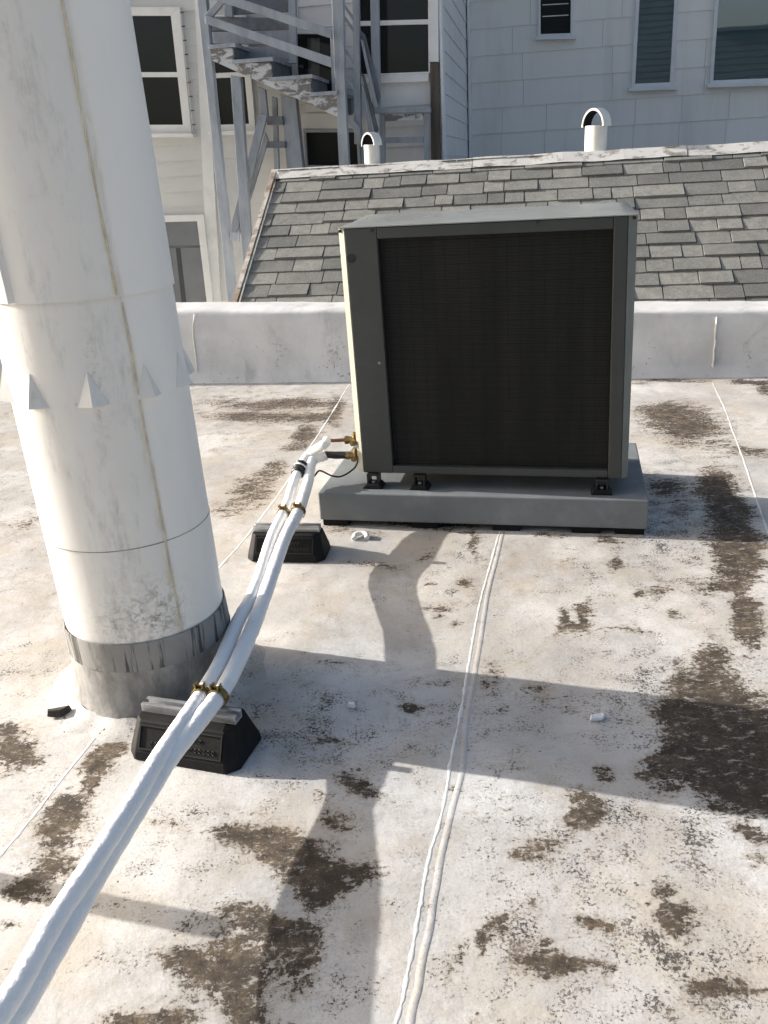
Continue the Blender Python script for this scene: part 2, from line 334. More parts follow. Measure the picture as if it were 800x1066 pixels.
# wear of the roof coating, measured in the photograph: (x, y, half width, half height, turn, strength, darkness)
PATCH = [
 (712,440,46,20,10,1.0,.15),(690,428,28,8,0,.7,0),(745,505,22,18,30,.95,.3),(758,535,20,28,-10,1.05,.35),(770,575,24,30,0,1.1,.2),(778,645,13,26,-15,1.1,.2),(800,560,9,10,0,.4,.2),
 (742,682,16,14,0,.95,0),(728,712,34,18,-10,1.05,.2),(760,748,60,28,0,1.0,.75),(775,790,60,34,10,1.2,.95),(715,785,45,26,-15,.92,.85),(725,750,40,20,10,.78,.8),(795,815,45,26,0,1.25,.9),(690,790,25,14,0,.6,.7),
 (694,507,20,9,0,.85,.7),(668,500,30,22,0,.42,.5),(705,528,25,14,0,.5,.6),(735,560,14,10,0,.5,.4),
 (300,420,55,5,-2,.95,.1),(265,434,45,5,0,.95,.2),(330,434,22,4,-6,.75,.1),(318,452,13,10,-20,.9,.2),(225,418,26,4,0,.65,.2),(305,466,18,5,0,.6,.2),(285,490,16,10,-30,.7,0),(262,512,24,20,-25,.78,0),(235,530,20,10,0,.6,0),(350,428,10,16,10,.72,0),
 (8,460,22,7,-6,1.05,.4),(22,540,18,9,-12,.95,.2),(2,420,10,4,0,.9,.3),(35,528,12,5,-12,.7,.3),
 (12,782,26,18,10,1.0,.3),(6,758,18,10,0,.8,.3),(30,792,16,8,0,.7,.2),(108,788,24,9,-25,1.1,.2),(100,808,10,16,25,1.0,.2),(62,858,20,24,25,1.12,.2),(70,842,24,10,-20,.95,.2),(45,905,12,20,20,.85,.5),(30,925,26,12,0,.85,.5),(8,962,10,6,0,.8,.4),(70,900,14,12,0,.55,.3),(180,858,20,8,10,.62,.3),
 (262,872,40,16,8,1.0,0),(300,886,34,18,5,1.08,.15),(348,908,42,13,8,1.05,.35),(330,928,24,12,0,.85,.6),(345,852,17,11,20,.95,.2),(372,818,30,9,28,1.05,.35),(385,905,20,8,0,.6,0),(330,826,10,6,0,.7,.2),
 (290,965,38,15,5,1.02,.25),(318,985,16,36,20,1.0,.45),(225,1005,40,22,-5,1.05,.1),(255,1030,26,30,0,.95,.4),(185,1000,26,14,15,.85,.2),(165,1060,44,8,-4,1.02,.2),(130,1062,30,8,0,.8,.3),(265,1050,14,20,0,.8,.4),(245,952,26,10,0,.75,.1),(270,1075,40,12,0,.8,.3),
 (430,737,16,5,5,1.0,.6),(352,690,22,3,5,.75,.7),(315,712,20,5,0,.6,.6),(310,745,22,4,0,.55,.6),(345,772,32,3,4,.8,.7),(290,768,20,4,0,.6,.6),(460,712,26,4,10,.62,.5),(510,702,16,22,-10,.62,.3),(560,722,22,12,0,.62,.5),(590,735,14,10,0,.5,.5),(525,740,10,6,0,.6,.5),(300,660,18,3,0,.5,.5),(310,790,44,6,5,.5,.6),
 (440,546,52,2.5,1,.95,.3),(492,566,5,15,0,1.02,.1),(470,552,26,3,0,.7,.1),(380,588,24,4,5,.65,.4),(412,592,16,4,0,.6,.4),(484,608,7,7,30,.85,.1),(452,632,18,4,3,.85,.2),(455,642,6,8,0,.75,.2),(472,652,5,5,0,.8,.1),(440,580,12,4,-20,.75,.2),(350,552,22,7,4,.62,.1),(388,556,22,6,0,.6,.2),(448,608,10,2,0,.7,.3),
 (570,557,26,4,0,.7,.2),(632,562,16,5,10,.88,.3),(640,586,9,7,-35,.95,.3),(596,585,16,8,0,.55,0),(586,645,4.5,13,14,1.2,.1),(607,640,4.5,16,14,1.05,.1),(596,652,16,2.5,4,1.05,.1),(606,628,8,2,-5,.8,.1),(665,616,5,4,0,.9,.2),(698,640,7,5,0,.85,0),(655,656,30,3,3,.75,0),(690,612,14,8,0,.55,0),(740,610,28,10,0,.6,0),(632,678,4,3,0,.9,.2),(688,622,3,2,0,.9,.4),
 (606,832,14,8,10,.85,0),(598,850,12,12,0,.85,0),(614,850,8,10,30,.9,.1),(628,805,14,8,0,.85,.5),(560,884,34,7,-4,.82,0),(545,892,26,9,-10,.62,0),(575,905,5,30,-22,.62,0),(558,942,8,18,-35,.68,0),(518,962,8,10,0,1.0,.3),(505,975,12,16,30,.85,.3),(540,948,8,6,0,.75,.1),(478,985,4,18,20,.8,.3),(462,1000,4,20,15,.75,.2),(455,870,6,16,10,.85,.1),(475,822,12,8,20,.75,.1),
 (618,958,18,7,10,.92,.1),(565,1003,34,8,-2,1.02,.1),(600,1000,20,6,10,.85,.1),(570,985,14,10,0,.72,.5),(690,930,16,9,15,.82,.1),(722,950,13,5,5,1.0,.5),(714,968,13,12,20,.98,.1),(700,955,12,14,20,.75,.1),(745,1030,34,13,4,1.08,.1),(785,1030,14,8,10,.75,.1),(785,872,22,8,15,.9,.1),(765,850,30,6,12,.7,.3),(790,900,14,10,0,.7,.1),(540,800,14,3,0,.5,.2),(532,842,8,4,0,.7,.1),(675,945,8,8,0,.6,.3),(625,1015,12,20,0,.5,.5),(490,1062,8,10,0,.9,.1),(700,1050,20,12,0,.4,.3),
 (780,398,22,3,2,.95,.7),(700,396,40,2,1,.7,.6),(300,394,60,2,0,.6,.6),(795,405,8,8,0,.8,.6),(660,398,30,3,0,.5,.3),(785,470,26,6,4,.75,.5),(735,392,20,2,0,.5,.5),
]
SPECK = [(640,880,160,70,.8),(700,1000,130,70,.85),(560,980,80,70,.85),(640,500,60,60,.5),(700,540,60,70,.9),(480,740,120,60,.55),(320,760,90,60,.75),(190,860,60,30,.55),(230,940,70,50,.6),(60,880,60,60,.6),(20,700,40,40,.6),(260,420,110,30,.7),(350,980,60,60,.4),(690,720,110,50,.9),(480,590,60,50,.45),(640,590,80,50,.5),(720,860,80,60,.8),(20,480,40,60,.5),(300,1040,80,30,.6),(130,940,60,50,.4)]
TONE = [(560,590,60,40,.5),(600,880,70,30,.35),(260,512,60,40,.6),(330,600,120,40,.25),(480,610,40,50,.4),(560,660,90,25,.35),(700,610,80,40,.3),(300,870,80,30,.3),(590,700,60,40,.4),(280,430,110,25,.5),(550,1000,60,40,.35),(760,980,60,80,.3),(20,560,50,80,.35),(760,430,60,30,.35),(40,620,60,70,.4)]
def to_world(lst):
    out = []
    for t in lst:
        x, y, rx, ry = t[:4]
        ang = R(t[4]) if len(t) > 5 else 0
        dx = (math.cos(ang) * rx, math.sin(ang) * rx); dy = (-math.sin(ang) * ry, math.cos(ang) * ry)
        c_ = gp(x, y); u_ = gp(x + dx[0], y + dx[1]) - c_
        v_ = (gp(x + dy[0], y + dy[1]) - gp(x - dy[0], y - dy[1])) * .5
        det = u_.x * v_.y - u_.y * v_.x
        if abs(det) < 1e-9: continue
        out.append((c_.x, c_.y, v_.y / det, -v_.x / det, -u_.y / det, u_.x / det, t[5:] if len(t) > 5 else t[4:], max(u_.length, v_.length)))
    return out
PATCH += [(t[0] + 4, t[1], t[2] * 2.0 + 4, t[3] * 2.2 + 3, t[4], min(.46, t[5] * .45), t[6]) for t in list(PATCH)]
PATCH += [(230,1000,120,70,0,.36,.2),(560,960,150,80,0,.30,.2),(720,930,110,90,0,.30,.2),(740,640,80,110,0,.30,.3),(300,780,130,50,0,.33,.5),(520,760,120,40,0,.33,.5),(280,450,110,50,0,.38,.1),(40,880,80,90,0,.33,.3),(20,520,60,90,0,.33,.3),(600,600,130,60,0,.22,.2),(460,600,80,60,0,.3,.2),(640,840,120,40,0,.26,.2)]
PW, SW, TW = to_world(PATCH), to_world(SPECK), to_world(TONE)
def roof_z(x, y): return .004 * mnoise.noise(Vector((x * 1.7, y * 1.7, 0))) + .003 * mnoise.noise(Vector((x * 5, y * 5, 4)))
def build_roof():
    a0, a1, b0, b1 = -7.0, 6.0, -6.0, 6.40
    def ticks(lo, hi, flo, fhi, fine, coarse):
        t = []; x = lo
        while x < hi - 1e-6:
            t.append(x); x += fine if flo <= x < fhi else coarse
        t.append(hi); return t
    A = ticks(a0, a1, -2.4, 1.9, .02, .2); B = ticks(b0, b1, .8, 6.4, .02, .2)
    verts = []; D = []; SPK = []; TN = []; DK = []
    for b in B:
        for a in A:
            p = AX * a + BX * b; x, y = p.x, p.y
            wx = x + .03 * mnoise.noise(Vector((x * 7, y * 7, 1))) ; wy = y + .03 * mnoise.noise(Vector((x * 7, y * 7, 9)))
            d = s = t = k = 0.0
            fine = -2.5 < a < 2.0 and b > .7
            if fine:
                for (cx, cy, m00, m01, m10, m11, v, rr) in PW:
                    ex, ey = wx - cx, wy - cy
                    if abs(ex) > rr * 2.2 or abs(ey) > rr * 2.2: continue
                    q = (m00 * ex + m01 * ey) ** 2 + (m10 * ex + m11 * ey) ** 2
                    if q < 4:
                        e_ = v[0] * math.exp(-q * .75); d = max(d, e_) if d < .3 else max(d, e_, min(1.2, (d ** 2 + e_ ** 2) ** .5)); k = max(k, v[1] * min(1, e_ * 1.6))
                for lst, w_ in ((SW, 0), (TW, 1)):
                    for (cx, cy, m00, m01, m10, m11, v, rr) in lst:
                        ex, ey = x - cx, y - cy
                        q = (m00 * ex + m01 * ey) ** 2 + (m10 * ex + m11 * ey) ** 2
                        if q < 4:
                            e_ = v[0] * math.exp(-q * .8)
                            if w_ == 0: s = max(s, e_)
                            else: t = max(t, e_)
            else:
                d = max(0, .6 * mnoise.noise(Vector((x * 1.3, y * 1.3, 3)))); s = .4; t = .2
            z = roof_z(x, y)
            verts.append((x, y, z)); D.append(d); SPK.append(s); TN.append(t); DK.append(k)
    na = len(A); faces = [[j * na + i, j * na + i + 1, (j + 1) * na + i + 1, (j + 1) * na + i] for j in range(len(B) - 1) for i in range(na - 1)]
    me = bpy.data.meshes.new('flat_roof'); me.from_pydata(verts, [], faces); me.materials.append(M['roof']); me.shade_smooth()
    for nm, data in (('dirt', D), ('speck', SPK), ('haze_tone', TN), ('dark', DK)):
        at = me.attributes.new(nm, 'FLOAT', 'POINT'); at.data.foreach_set('value', data)
    o = bpy.data.objects.new('flat_roof', me); col.objects.link(o); tag(o, kind='structure')
    m = MB(); m.wbox(a0, a1, b0, b1 + .3, -4.4, -.03)
    tag(m.build('roof_slab', M['parapet']), kind='structure')
build_roof()

# ------------------------------------------------------------------ parapet
PB = 6.36
def build_parapet():
    zt = .512; th = .34
    prof = [(-.07, .001), (-.03, .03), (-.005, .09), (0, .2), (0, zt - .12), (.001, zt - .05), (.006, zt - .02), (.022, zt - .003), (.07, zt + .004), (.2, zt + .012), (th - .04, zt + .02), (th, zt - .02), (th, -4.4)]
    A = [-7.0 + i * .06 for i in range(int(13.0 / .06) + 1)]
    v = []; low = []
    for a in A:
        tilt = -.025 * (a + .9)
        for i, (b, z) in enumerate(prof):
            w_ = .010 * mnoise.noise(Vector((a * 2.2, i * .5, 0))) + .006 * mnoise.noise(Vector((a * 9, i * 1.3, 5)))
            zz = z + (w_ * .8 + tilt if 3 < i < 12 else 0); bb = PB + b + w_ * (.7 if i < 11 else 0)
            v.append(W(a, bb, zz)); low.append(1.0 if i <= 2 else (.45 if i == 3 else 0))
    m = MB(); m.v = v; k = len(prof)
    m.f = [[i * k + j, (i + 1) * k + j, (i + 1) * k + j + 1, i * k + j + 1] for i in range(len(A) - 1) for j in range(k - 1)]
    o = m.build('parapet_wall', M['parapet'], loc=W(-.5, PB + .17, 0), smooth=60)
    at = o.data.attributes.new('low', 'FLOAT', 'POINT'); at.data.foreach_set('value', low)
    tag(o, 'low white coated parapet wall running along the back edge of the flat roof', 'wall')
    return o
par = build_parapet()

# raised beads of caulk on the roof seams
def bead(pts, r, two=True, seed=0, name='roof_seam'):
    m = MB(); sp = spline(pts, 14)
    for q in range(2 if two else 1):
        P = []; rad = []
        for i, p in enumerate(sp):
            gap = (.016 * max(0, mnoise.noise(Vector((i * .055, seed, 2))) + .15)) if two else 0
            x_ = p.x + .007 * mnoise.noise(Vector((i * .06, seed + 3, 0))) + .0025 * mnoise.noise(Vector((i * .45, seed + q * 7.3, 0))) + (q - .5) * gap
            P.append(Vector((x_, p.y, roof_z(x_, p.y) + .0004)))
            rad.append(max(.0012, r * (.62 if q else .85) * (1 + .9 * mnoise.noise(Vector((i * .25, seed + 5 * q, 8))) + .7 * mnoise.noise(Vector((i * .9, seed + 5 * q, 3))))))
        m.tube(P, rad, 8, flat=.16)
    o = m.build(name, M['bead'], smooth=60); tag(o, kind='structure'); return o
def lap_edge(pts, wd, seed):                           # the low step of one roofing sheet lapped over the next
    m = MB(); sp = spline(pts, 10); k = 0
    for i, p in enumerate(sp):
        x_ = p.x + .008 * mnoise.noise(Vector((i * .1, seed, 0)))
        for dx, dz in ((0, -.001), (.006, .0016), (wd * .5, .0012), (wd, -.002)): m.v.append(Vector((x_ - dx, p.y, roof_z(x_ - dx, p.y) + dz)))
    for i in range(len(sp) - 1):
        for q in range(3): m.f.append([i * 4 + q, i * 4 + q + 1, i * 4 + 5 + q, i * 4 + 4 + q])
    o = m.build('roof_sheet_lap', M['roof'], smooth=50); tag(o, kind='structure')
    for nm, v_ in (('speck', .15), ('dirt', .05)):
        at = o.data.attributes.new(nm, 'FLOAT', 'POINT'); at.data.foreach_set('value', [v_] * len(o.data.vertices))
lap_edge([gp(*p) for p in [(527,552),(518,590),(507,645),(500,690),(495,722),(488,772),(481,822),(467,880),(458,930),(450,980),(441,1030),(433,1070),(424,1130)]], .03, 4)
bead([gp(*p) for p in [(521,552),(510,590),(497,645),(488,690),(483,722),(474,772),(465,822),(450,880),(440,930),(431,980),(421,1030),(412,1070),(400,1130)]], .0045, False, 1)
bead([gp(*p) for p in [(742,399),(757,432),(774,478),(790,525),(803,565),(820,610)]], .0048, False, 2)
bead([gp(*p) for p in [(-30,925),(0,892),(35,850),(75,798),(100,768),(116,748)]], .0045, False, 3)
bead([gp(*p) for p in [(228,592),(262,552),(292,512),(330,455),(352,420),(364,400)]], .005, False, 4)
vb = MB(); pts = spline([bp(*p, PB - .008) for p in [(747,330),(745,350),(743,375),(741,393)]], 10)
vb.tube([p + AX * .008 * mnoise.noise(p * 20) for p in pts], [.008 * (1 + .5 * mnoise.noise(p * 30)) for p in pts], 6)
pts = spline([bp(*p, PB - .008) for p in [(203,327),(201,345),(204,370),(206,392)]], 10)
vb.tube(pts, [.006 + .003 * mnoise.noise(p * 30) for p in pts], 6)
vb.build('seam_caulk', M['bead'], par, smooth=60)

# ------------------------------------------------------------------ flue
AX0, AX1 = Vector((-.760, 2.414, 0)), Vector((-.752, 2.25, 2.0))
def fc(z): return AX0 + (AX1 - AX0) * (z / 2.0)
def fr(z): return .2406 + (.2270 - .2406) * z / 2.0
FACE = math.atan2(-2.41, .76)                        # towards the viewer's side
def fpt(ang, z, dr=0.0): 
    c_ = fc(z); r = fr(z) + dr
    return Vector((c_.x + r * math.cos(ang), c_.y + r * math.sin(ang), z))
flue = thing('flue_pipe', AX0, 'wide white painted metal flue rising from the roof left of the air conditioner', 'flue')
SEAM = FACE + R(22)
def flue_section(name, z0, z1, dr0, dr1, nz=24, seg=128, mat='flue', close=True, gz=None):
    m = MB(); cl = []; ru = []; gi = []
    for i in range(nz + 1):
        z = z0 + (z1 - z0) * i / nz
        for j in range(seg):
            a = 2 * math.pi * j / seg
            m.v.append(fpt(a, z, dr0 + (dr1 - dr0) * i / nz + .0012 * mnoise.noise(Vector((math.cos(a) * 3, math.sin(a) * 3, z * 3)))))
            da = (a - SEAM + math.pi) % (2 * math.pi) - math.pi
            cl.append(1.0 if 0 < da < 2.2 else .0)
            ru.append(math.exp(-((da + .02) / .045) ** 2) * .9)
            q = math.exp(-((da + .25) / .3) ** 2) * math.exp(-((z - .36) / .09) ** 2) + .6 * math.exp(-((da + .75) / .3) ** 2) * math.exp(-((z - .34) / .07) ** 2)
            q += .7 * math.exp(-((da + .42) / .06) ** 2) * math.exp(-((z - 1.03) / .12) ** 2)
            gi.append(min(1, q))
    for i in range(nz):
        for j in range(seg):
            k = (j + 1) % seg; m.f.append([i * seg + j, i * seg + k, (i + 1) * seg + k, (i + 1) * seg + j])
    m.f.append(list(range(nz * seg, (nz + 1) * seg)))
    o = m.build(name, M[mat], flue, smooth=40)
    for nm, d_ in (('clean', cl), ('rust', ru), ('grime', gi)):
        at = o.data.attributes.new(nm, 'FLOAT', 'POINT'); at.data.foreach_set('value', d_)
    return o
flue_section('lower_section', .27, 1.255, .0, .0)
flue_section('upper_section', 1.245, 4.6, .005, .005, 40)
# ring laps, lapped vertical seams
m = MB(); m.tube([fpt(2 * math.pi * j / 96, .575, .0002) for j in range(97)], .0015, 6, False); m.build('ring_lap', M['boot'], flue, smooth=60)
m = MB(); pts = [fpt(SEAM + .012 * mnoise.noise(Vector((z * 3, 0, 0))), z, .0005) for z in [.27 + .04 * i for i in range(25)]]
m.tube(pts, [.0035 + .0012 * mnoise.noise(p * 25) for p in pts], 6)
pts = [fpt(SEAM - .05 + .012 * mnoise.noise(Vector((z * 3, 4, 0))), z, .0055) for z in [1.25 + .04 * i for i in range(80)]]
m.tube(pts, [.0035 + .0012 * mnoise.noise(p * 25) for p in pts], 6)
M['seam_rust'] = plain('rusty_seam_sealant', (.60, .55, .44), .7, .2, 20, .3, 60, dirt=(.45, .34, .19), dirt_amt=.6)
m.build('vertical_seam', M['seam_rust'], flue, smooth=60)
m = MB(); a_ = FACE - R(40)
m.prism([fpt(a_, 1.247, .004), fpt(a_ - .05, 1.247, .016), fpt(a_ - .05, 4.6, .016), fpt(a_, 4.6, .004)], (0.002, 0.002, 0))
m.build('sheet_edge', M['flue'], flue)
for k, dg in enumerate([-80, -43, -6, 29, 63, 98, 133, 168, 203, 238]):
    a_ = FACE + R(dg); hw = .165; zt, zb = 1.075, .985
    m = MB(); ap = fpt(a_, zt, .0008); l_ = fpt(a_ - hw, zb, .0008); r_ = fpt(a_ + hw, zb, .0008); o_ = fpt(a_, zb + .003, .030); i_ = fpt(a_, zb, -.01)
    m.v = [ap, l_, o_, r_, i_]; m.f = [[0, 1, 2], [0, 2, 3], [1, 4, 2], [2, 4, 3]]
    c_ = m.build('vent_hood', M['flue'], flue)
m = MB(); prof = [(.262, .002), (.274, .002), (.276, .005), (.27, .007), (.19, .010), (.184, .011), (.180, .004)]
for z, dr in prof:
    for j in range(96): m.v.append(fpt(2 * math.pi * j / 96, z, dr + .002 * mnoise.noise(Vector((j * .15, z * 30, 0)))))
for i in range(len(prof) - 1):
    for j in range(96): k = (j + 1) % 96; m.f.append([i * 96 + j, i * 96 + k, (i + 1) * 96 + k, (i + 1) * 96 + j])
m.build('storm_collar', M['collar'], flue, smooth=50, recalc=True)
m = MB(); prof = [(.195, .003), (.17, .007), (.13, .010), (.08, .014), (.045, .021), (.030, .028)]
for z, dr in prof:
    for j in range(96):
        a = 2 * math.pi * j / 96
        m.v.append(fpt(a, z, dr * (1 + .25 * mnoise.noise(Vector((math.cos(a) * 2, math.sin(a) * 2, z * 6)))) + .003 * mnoise.noise(Vector((j * .4, z * 30, 3)))))
for i in range(len(prof) - 1):
    for j in range(96): k = (j + 1) % 96; m.f.append([i * 96 + j, i * 96 + k, (i + 1) * 96 + k, (i + 1) * 96 + j])
m.build('flashing_boot', M['boot'], flue, smooth=60)
m = MB(); prof = [(.034, .029), (.022, .040), (.012, .058), (.006, .085), (-.006, .125)]; NS = 96
for z, dr in prof:
    for j in range(NS):
        a = 2 * math.pi * j / NS
        m.v.append(fpt(a, z + .002 * mnoise.noise(Vector((j * .5, z * 40, 1))), dr * (1 + .35 * mnoise.noise(Vector((math.cos(a) * 3, math.sin(a) * 3, z * 9))))))
for i in range(len(prof) - 1):
    for j in range(NS): k = (j + 1) % NS; m.f.append([i * NS + j, i * NS + k, (i + 1) * NS + k, (i + 1) * NS + j])
sk = m.build('base_skirt', M['roof'], flue, smooth=60)
at = sk.data.attributes.new('speck', 'FLOAT', 'POINT'); at.data.foreach_set('value', [.3] * len(sk.data.vertices))

# ------------------------------------------------------------------ concrete style pad under the air conditioner
ph = .162
pl, pr = gp(331, 513, ph), gp(676, 521, ph)
PXd = (pr - pl).normalized(); PYd = Vector((-PXd.y, PXd.x, 0)); PL = (pr - pl).length; PD = .80
def Pp(x, y, z): return pl * 1 + PXd * x + PYd * y + ZX * (z - ph)
pad = thing('equipment_pad', Pp(PL / 2, PD / 2, 0), 'shallow grey platform that carries the air conditioner', 'pad')
m = MB(); m.box(Pp(0, 0, .03), PXd * PL, PYd * PD, ZX * (ph - .03)); m.build('deck', M['pad'], pad, bevel=.006)
for x in (.01, .42, .78, 1.12, PL - .13):
    for y in (.01, PD - .09):
        m = MB(); m.box(Pp(x, y, .0), PXd * .12, PYd * .08, ZX * .0298); m.build('foot', M['rubber'], pad, bevel=.003)

# ------------------------------------------------------------------ air conditioner
zb = .230
q0, q1 = gp(378, 492, zb), gp(648, 498.2, zb)
CX = (q1 - q0).normalized(); CY = Vector((-CX.y, CX.x, 0)); CL = (q1 - q0).length
def onac(x, y, off=0.0):                               # point of the photo on the front plane of the cabinet
    d = ray((x, y)); o = q0 + CY * off; return EYE + d * ((o - EYE).dot(CY) / d.dot(CY))
def acl(P): v = P - q0; return v.dot(CX), P.z
tl, tr = acl(onac(357, 238)), acl(onac(656, 224.5))
ztop = (tl[1] + tr[1]) / 2
print('AC', CL, tl, tr, 'pad', PL)
DEP = .46
ac = thing('air_conditioner', q0 + CX * CL / 2 + CY * DEP / 2, 'large dark grey outdoor air conditioner with a black coil mesh on its front', 'air conditioner')
def A_(x, y, z, s=0.0):                                # cabinet coordinates; the uprights lean out a little towards the top
    t = (z - zb) / (ztop - zb)
    x0 = tl[0] * t; x1 = CL + (tr[0] - CL) * t
    zz = z + ((tl[1] - ztop) * (1 - x / CL) + (tr[1] - ztop) * (x / CL)) * t
    return q0 + CX * (x0 + (x1 - x0) * (x / CL)) + CY * y + ZX * (zz - zb)
def acbox(m, x0, x1, y0, y1, z0, z1):
    return m.hexa([A_(x0, y0, z0), A_(x1, y0, z0), A_(x1, y1, z0), A_(x0, y1, z0)], [A_(x0, y0, z1), A_(x1, y0, z1), A_(x1, y1, z1), A_(x0, y1, z1)])
gx0, gx1 = acl(onac(404, 380))[0], acl(onac(639.5, 360))[0]
gz0, gz1 = zb + .035, ztop - .045
# core body behind the grille
m = MB(); acbox(m, .012, CL - .012, .05, DEP, zb + .004, ztop - .006); m.build('cabinet', M['ac'], ac)
m = MB(); acbox(m, 0.004, gx0, 0, .049, zb, ztop); m.build('front_panel', M['ac'], ac, bevel=.004)
m = MB(); acbox(m, gx0 + .001, gx1, .0, .045, ztop - .045, ztop - .001); m.build('top_rail', M['ac'], ac, bevel=.003)
m = MB(); acbox(m, gx0 + .001, gx1, .0, .045, zb + .001, zb + .035); m.build('bottom_rail', M['ac'], ac, bevel=.003)
m = MB(); acbox(m, gx1 + .001, CL - .005, -.002, .049, zb, ztop); m.build('side_rail', M['ac'], ac, bevel=.004)
m = MB(); acbox(m, gx0 + .002, gx1 - .001, .028, .044, gz0 + .001, gz1 - .001); m.build('coil_mesh', M['mesh'], ac)
# grille wires
m = MB(); z = gz0 + .02
while z < gz1 - .01:
    m.tube([A_(gx0 + .003, .022, z), A_(gx1 - .003, .022, z)], .0007, 4); z += .012
x = gx0 + .02
while x < gx1 - .01:
    m.tube([A_(x, .0245, gz0 + .003), A_(x, .0245, gz1 - .003)], .0006, 4); x += .05
m.build('wire_guard', M['rubber'], ac)
# chamfered corner posts
m = MB(); m.hexa([A_(.003, .001, zb), A_(.003, .06, zb), A_(-.028, .05, zb), A_(-.026, .028, zb)], [A_(.003, .001, ztop), A_(.003, .06, ztop), A_(-.028, .05, ztop), A_(-.026, .028, ztop)])
m.build('corner_post', M['ac_beige'], ac)
m = MB(); m.hexa([A_(CL - .004, -.001, zb), A_(CL + .022, .022, zb), A_(CL + .024, .05, zb), A_(CL - .004, .06, zb)], [A_(CL - .004, -.001, ztop), A_(CL + .03, .022, ztop), A_(CL + .032, .05, ztop), A_(CL - .004, .06, ztop)])
m.build('corner_post', M['ac_side'], ac)
m = MB(); acbox(m, -.027, .011, .061, DEP, zb, ztop - .002); m.build('side_panel', M['ac_beige'], ac)
m = MB(); acbox(m, CL - .011, CL + .024, .061, DEP, zb, ztop - .002); m.build('side_panel', M['ac_side'], ac)
# lid: folded edge, slightly domed towards the back
m = MB(); nx, ny = 40, 8; x0, x1 = -.028, CL + .030
for j in range(ny + 1):
    for i in range(nx + 1):
        u, v = i / nx, j / ny
        dome = .024 * (v ** .8) * (1 - (2 * u - 1) ** 60 * .9) + .004
        m.v.append(A_(x0 + (x1 - x0) * u, -.004 + (DEP + .006) * v, ztop + dome))
for j in range(ny):
    for i in range(nx):
        k = j * (nx + 1) + i; m.f.append([k, k + 1, k + nx + 2, k + nx + 1])
rim = [i for i in range(nx + 1)] + [(j + 1) * (nx + 1) - 1 for j in range(1, ny + 1)] + [ny * (nx + 1) + i for i in range(nx - 1, -1, -1)] + [j * (nx + 1) for j in range(ny - 1, 0, -1)]
base = len(m.v)
for i in rim: 
    p = m.v[i]; v_ = Vector(p); lx, _ = acl(v_)
    m.v.append(Vector((p.x, p.y, min(p.z - .001, A_(max(0, min(CL, lx)), 0, ztop).z + .0005))))
L_ = len(rim)
for i in range(L_): m.f.append([rim[i], rim[(i + 1) % L_], base + (i + 1) % L_, base + i])
lid = m.build('lid', M['ac_lid'], ac, smooth=40)
for (px_, py_, mt) in ((387, 240, 'black'), (353, 241, 'black'), (661, 227, 'black'), (560, 231, 'black')):
    p = onac(px_, py_, -.003); m = MB(); m.cyl(p - CY * .003 + CY * (.028 if px_ < 355 or px_ > 660 else 0), p + CY * .01, .006, seg=10); m.build('screw', M[mt], ac, smooth=40)
p = onac(366, 269, -.0015); m = MB(); m.cyl(p, p + CY * .02, .019, seg=20); m.build('knockout_hole', M['dark_void'], ac, smooth=40)
p = onac(395, 378, -.0015); m = MB(); m.cyl(p, p + CY * .01, .006, seg=10); m.build('screw', M['ac_lid'], ac, smooth=40)
# mounting feet: black rubber cups on short rails
for (px_, yb) in ((389, 0), (437, 0), (627, 0), (389, 1), (627, 1)):
    x = acl(onac(px_, 497))[0]; y = -.03 if not yb else DEP - .06
    p = q0 + CX * x + CY * y
    rt = MB(); zz = ph
    rt.hexa([p + CX * sx * .046 + CY * (.04 + sy * .04) + ZX * (zz + .0015 - zb) for sx, sy in ((-1, -1), (1, -1), (1, 1), (-1, 1))], [p + CX * sx * .030 + CY * (.04 + sy * .034) + ZX * (zz + .022 - zb) for sx, sy in ((-1, -1), (1, -1), (1, 1), (-1, 1))])
    ft = rt.build('mounting_foot', M['rubber'], ac, bevel=.003)
    br = MB(); hh = .2085 - zz - .022
    for sx in (-1, 1): br.box(p + CX * (sx * .022 - .004) + CY * .012 + ZX * (zz + .022 - zb), CX * .008, CY * .06, ZX * (zb - zz - .0225))
    br.box(p - CX * .017 + CY * .012 + ZX * (zb - .009 - zb), CX * .034, CY * .06, ZX * .008)
    br.build('bracket', M['black'], ft)
    b2 = MB(); b2.cyl(p + CY * .030 + ZX * (zz + .022 - zb), p + CY * .030 + ZX * (zz + .030 - zb), .010, seg=6); b2.build('bolt', M['galv'], ft)

# service valves on the left side
def acp(x, y, z): return q0 + CX * x + CY * y + ZX * (z - zb)
vx = -.028
m = MB(); m.box(acp(vx - .004, .05, zb + .09), CX * .006, CY * .10, ZX * .15); vplate = m.build('valve_plate', M['black'], ac, bevel=.002)
def pz(px_, py_, off): return onac(px_, py_, off)
def valve(c, out):
    m = MB(); m.cyl(c + CX * .03, c - CX * .035, .016, seg=12); m.cyl(c - CX * .004 - ZX * .022, c - CX * .004 + ZX * .026, .014, seg=6)
    m.cyl(c - CX * .034, c - CX * .052, .019, seg=6); m.cyl(c - CX * .004 + ZX * .026, c - CX * .004 + ZX * .036, .010, seg=12)
    m.cyl(c - CX * .004, c - CX * .004 - CY * .042, .010, seg=12); m.cyl(c - CX * .004 - CY * .036, c - CX * .004 - CY * .052, .015, seg=6)
    return m.build('service_valve', M['brass'], ac, smooth=35)
vA = pz(367, 458, .07); vB = pz(363, 474, .07)
vA += CX * ((vx - .012) - (vA - q0).dot(CX)); vB += CX * ((vx - .012) - (vB - q0).dot(CX))
valve(vA, 0); valve(vB, 0)

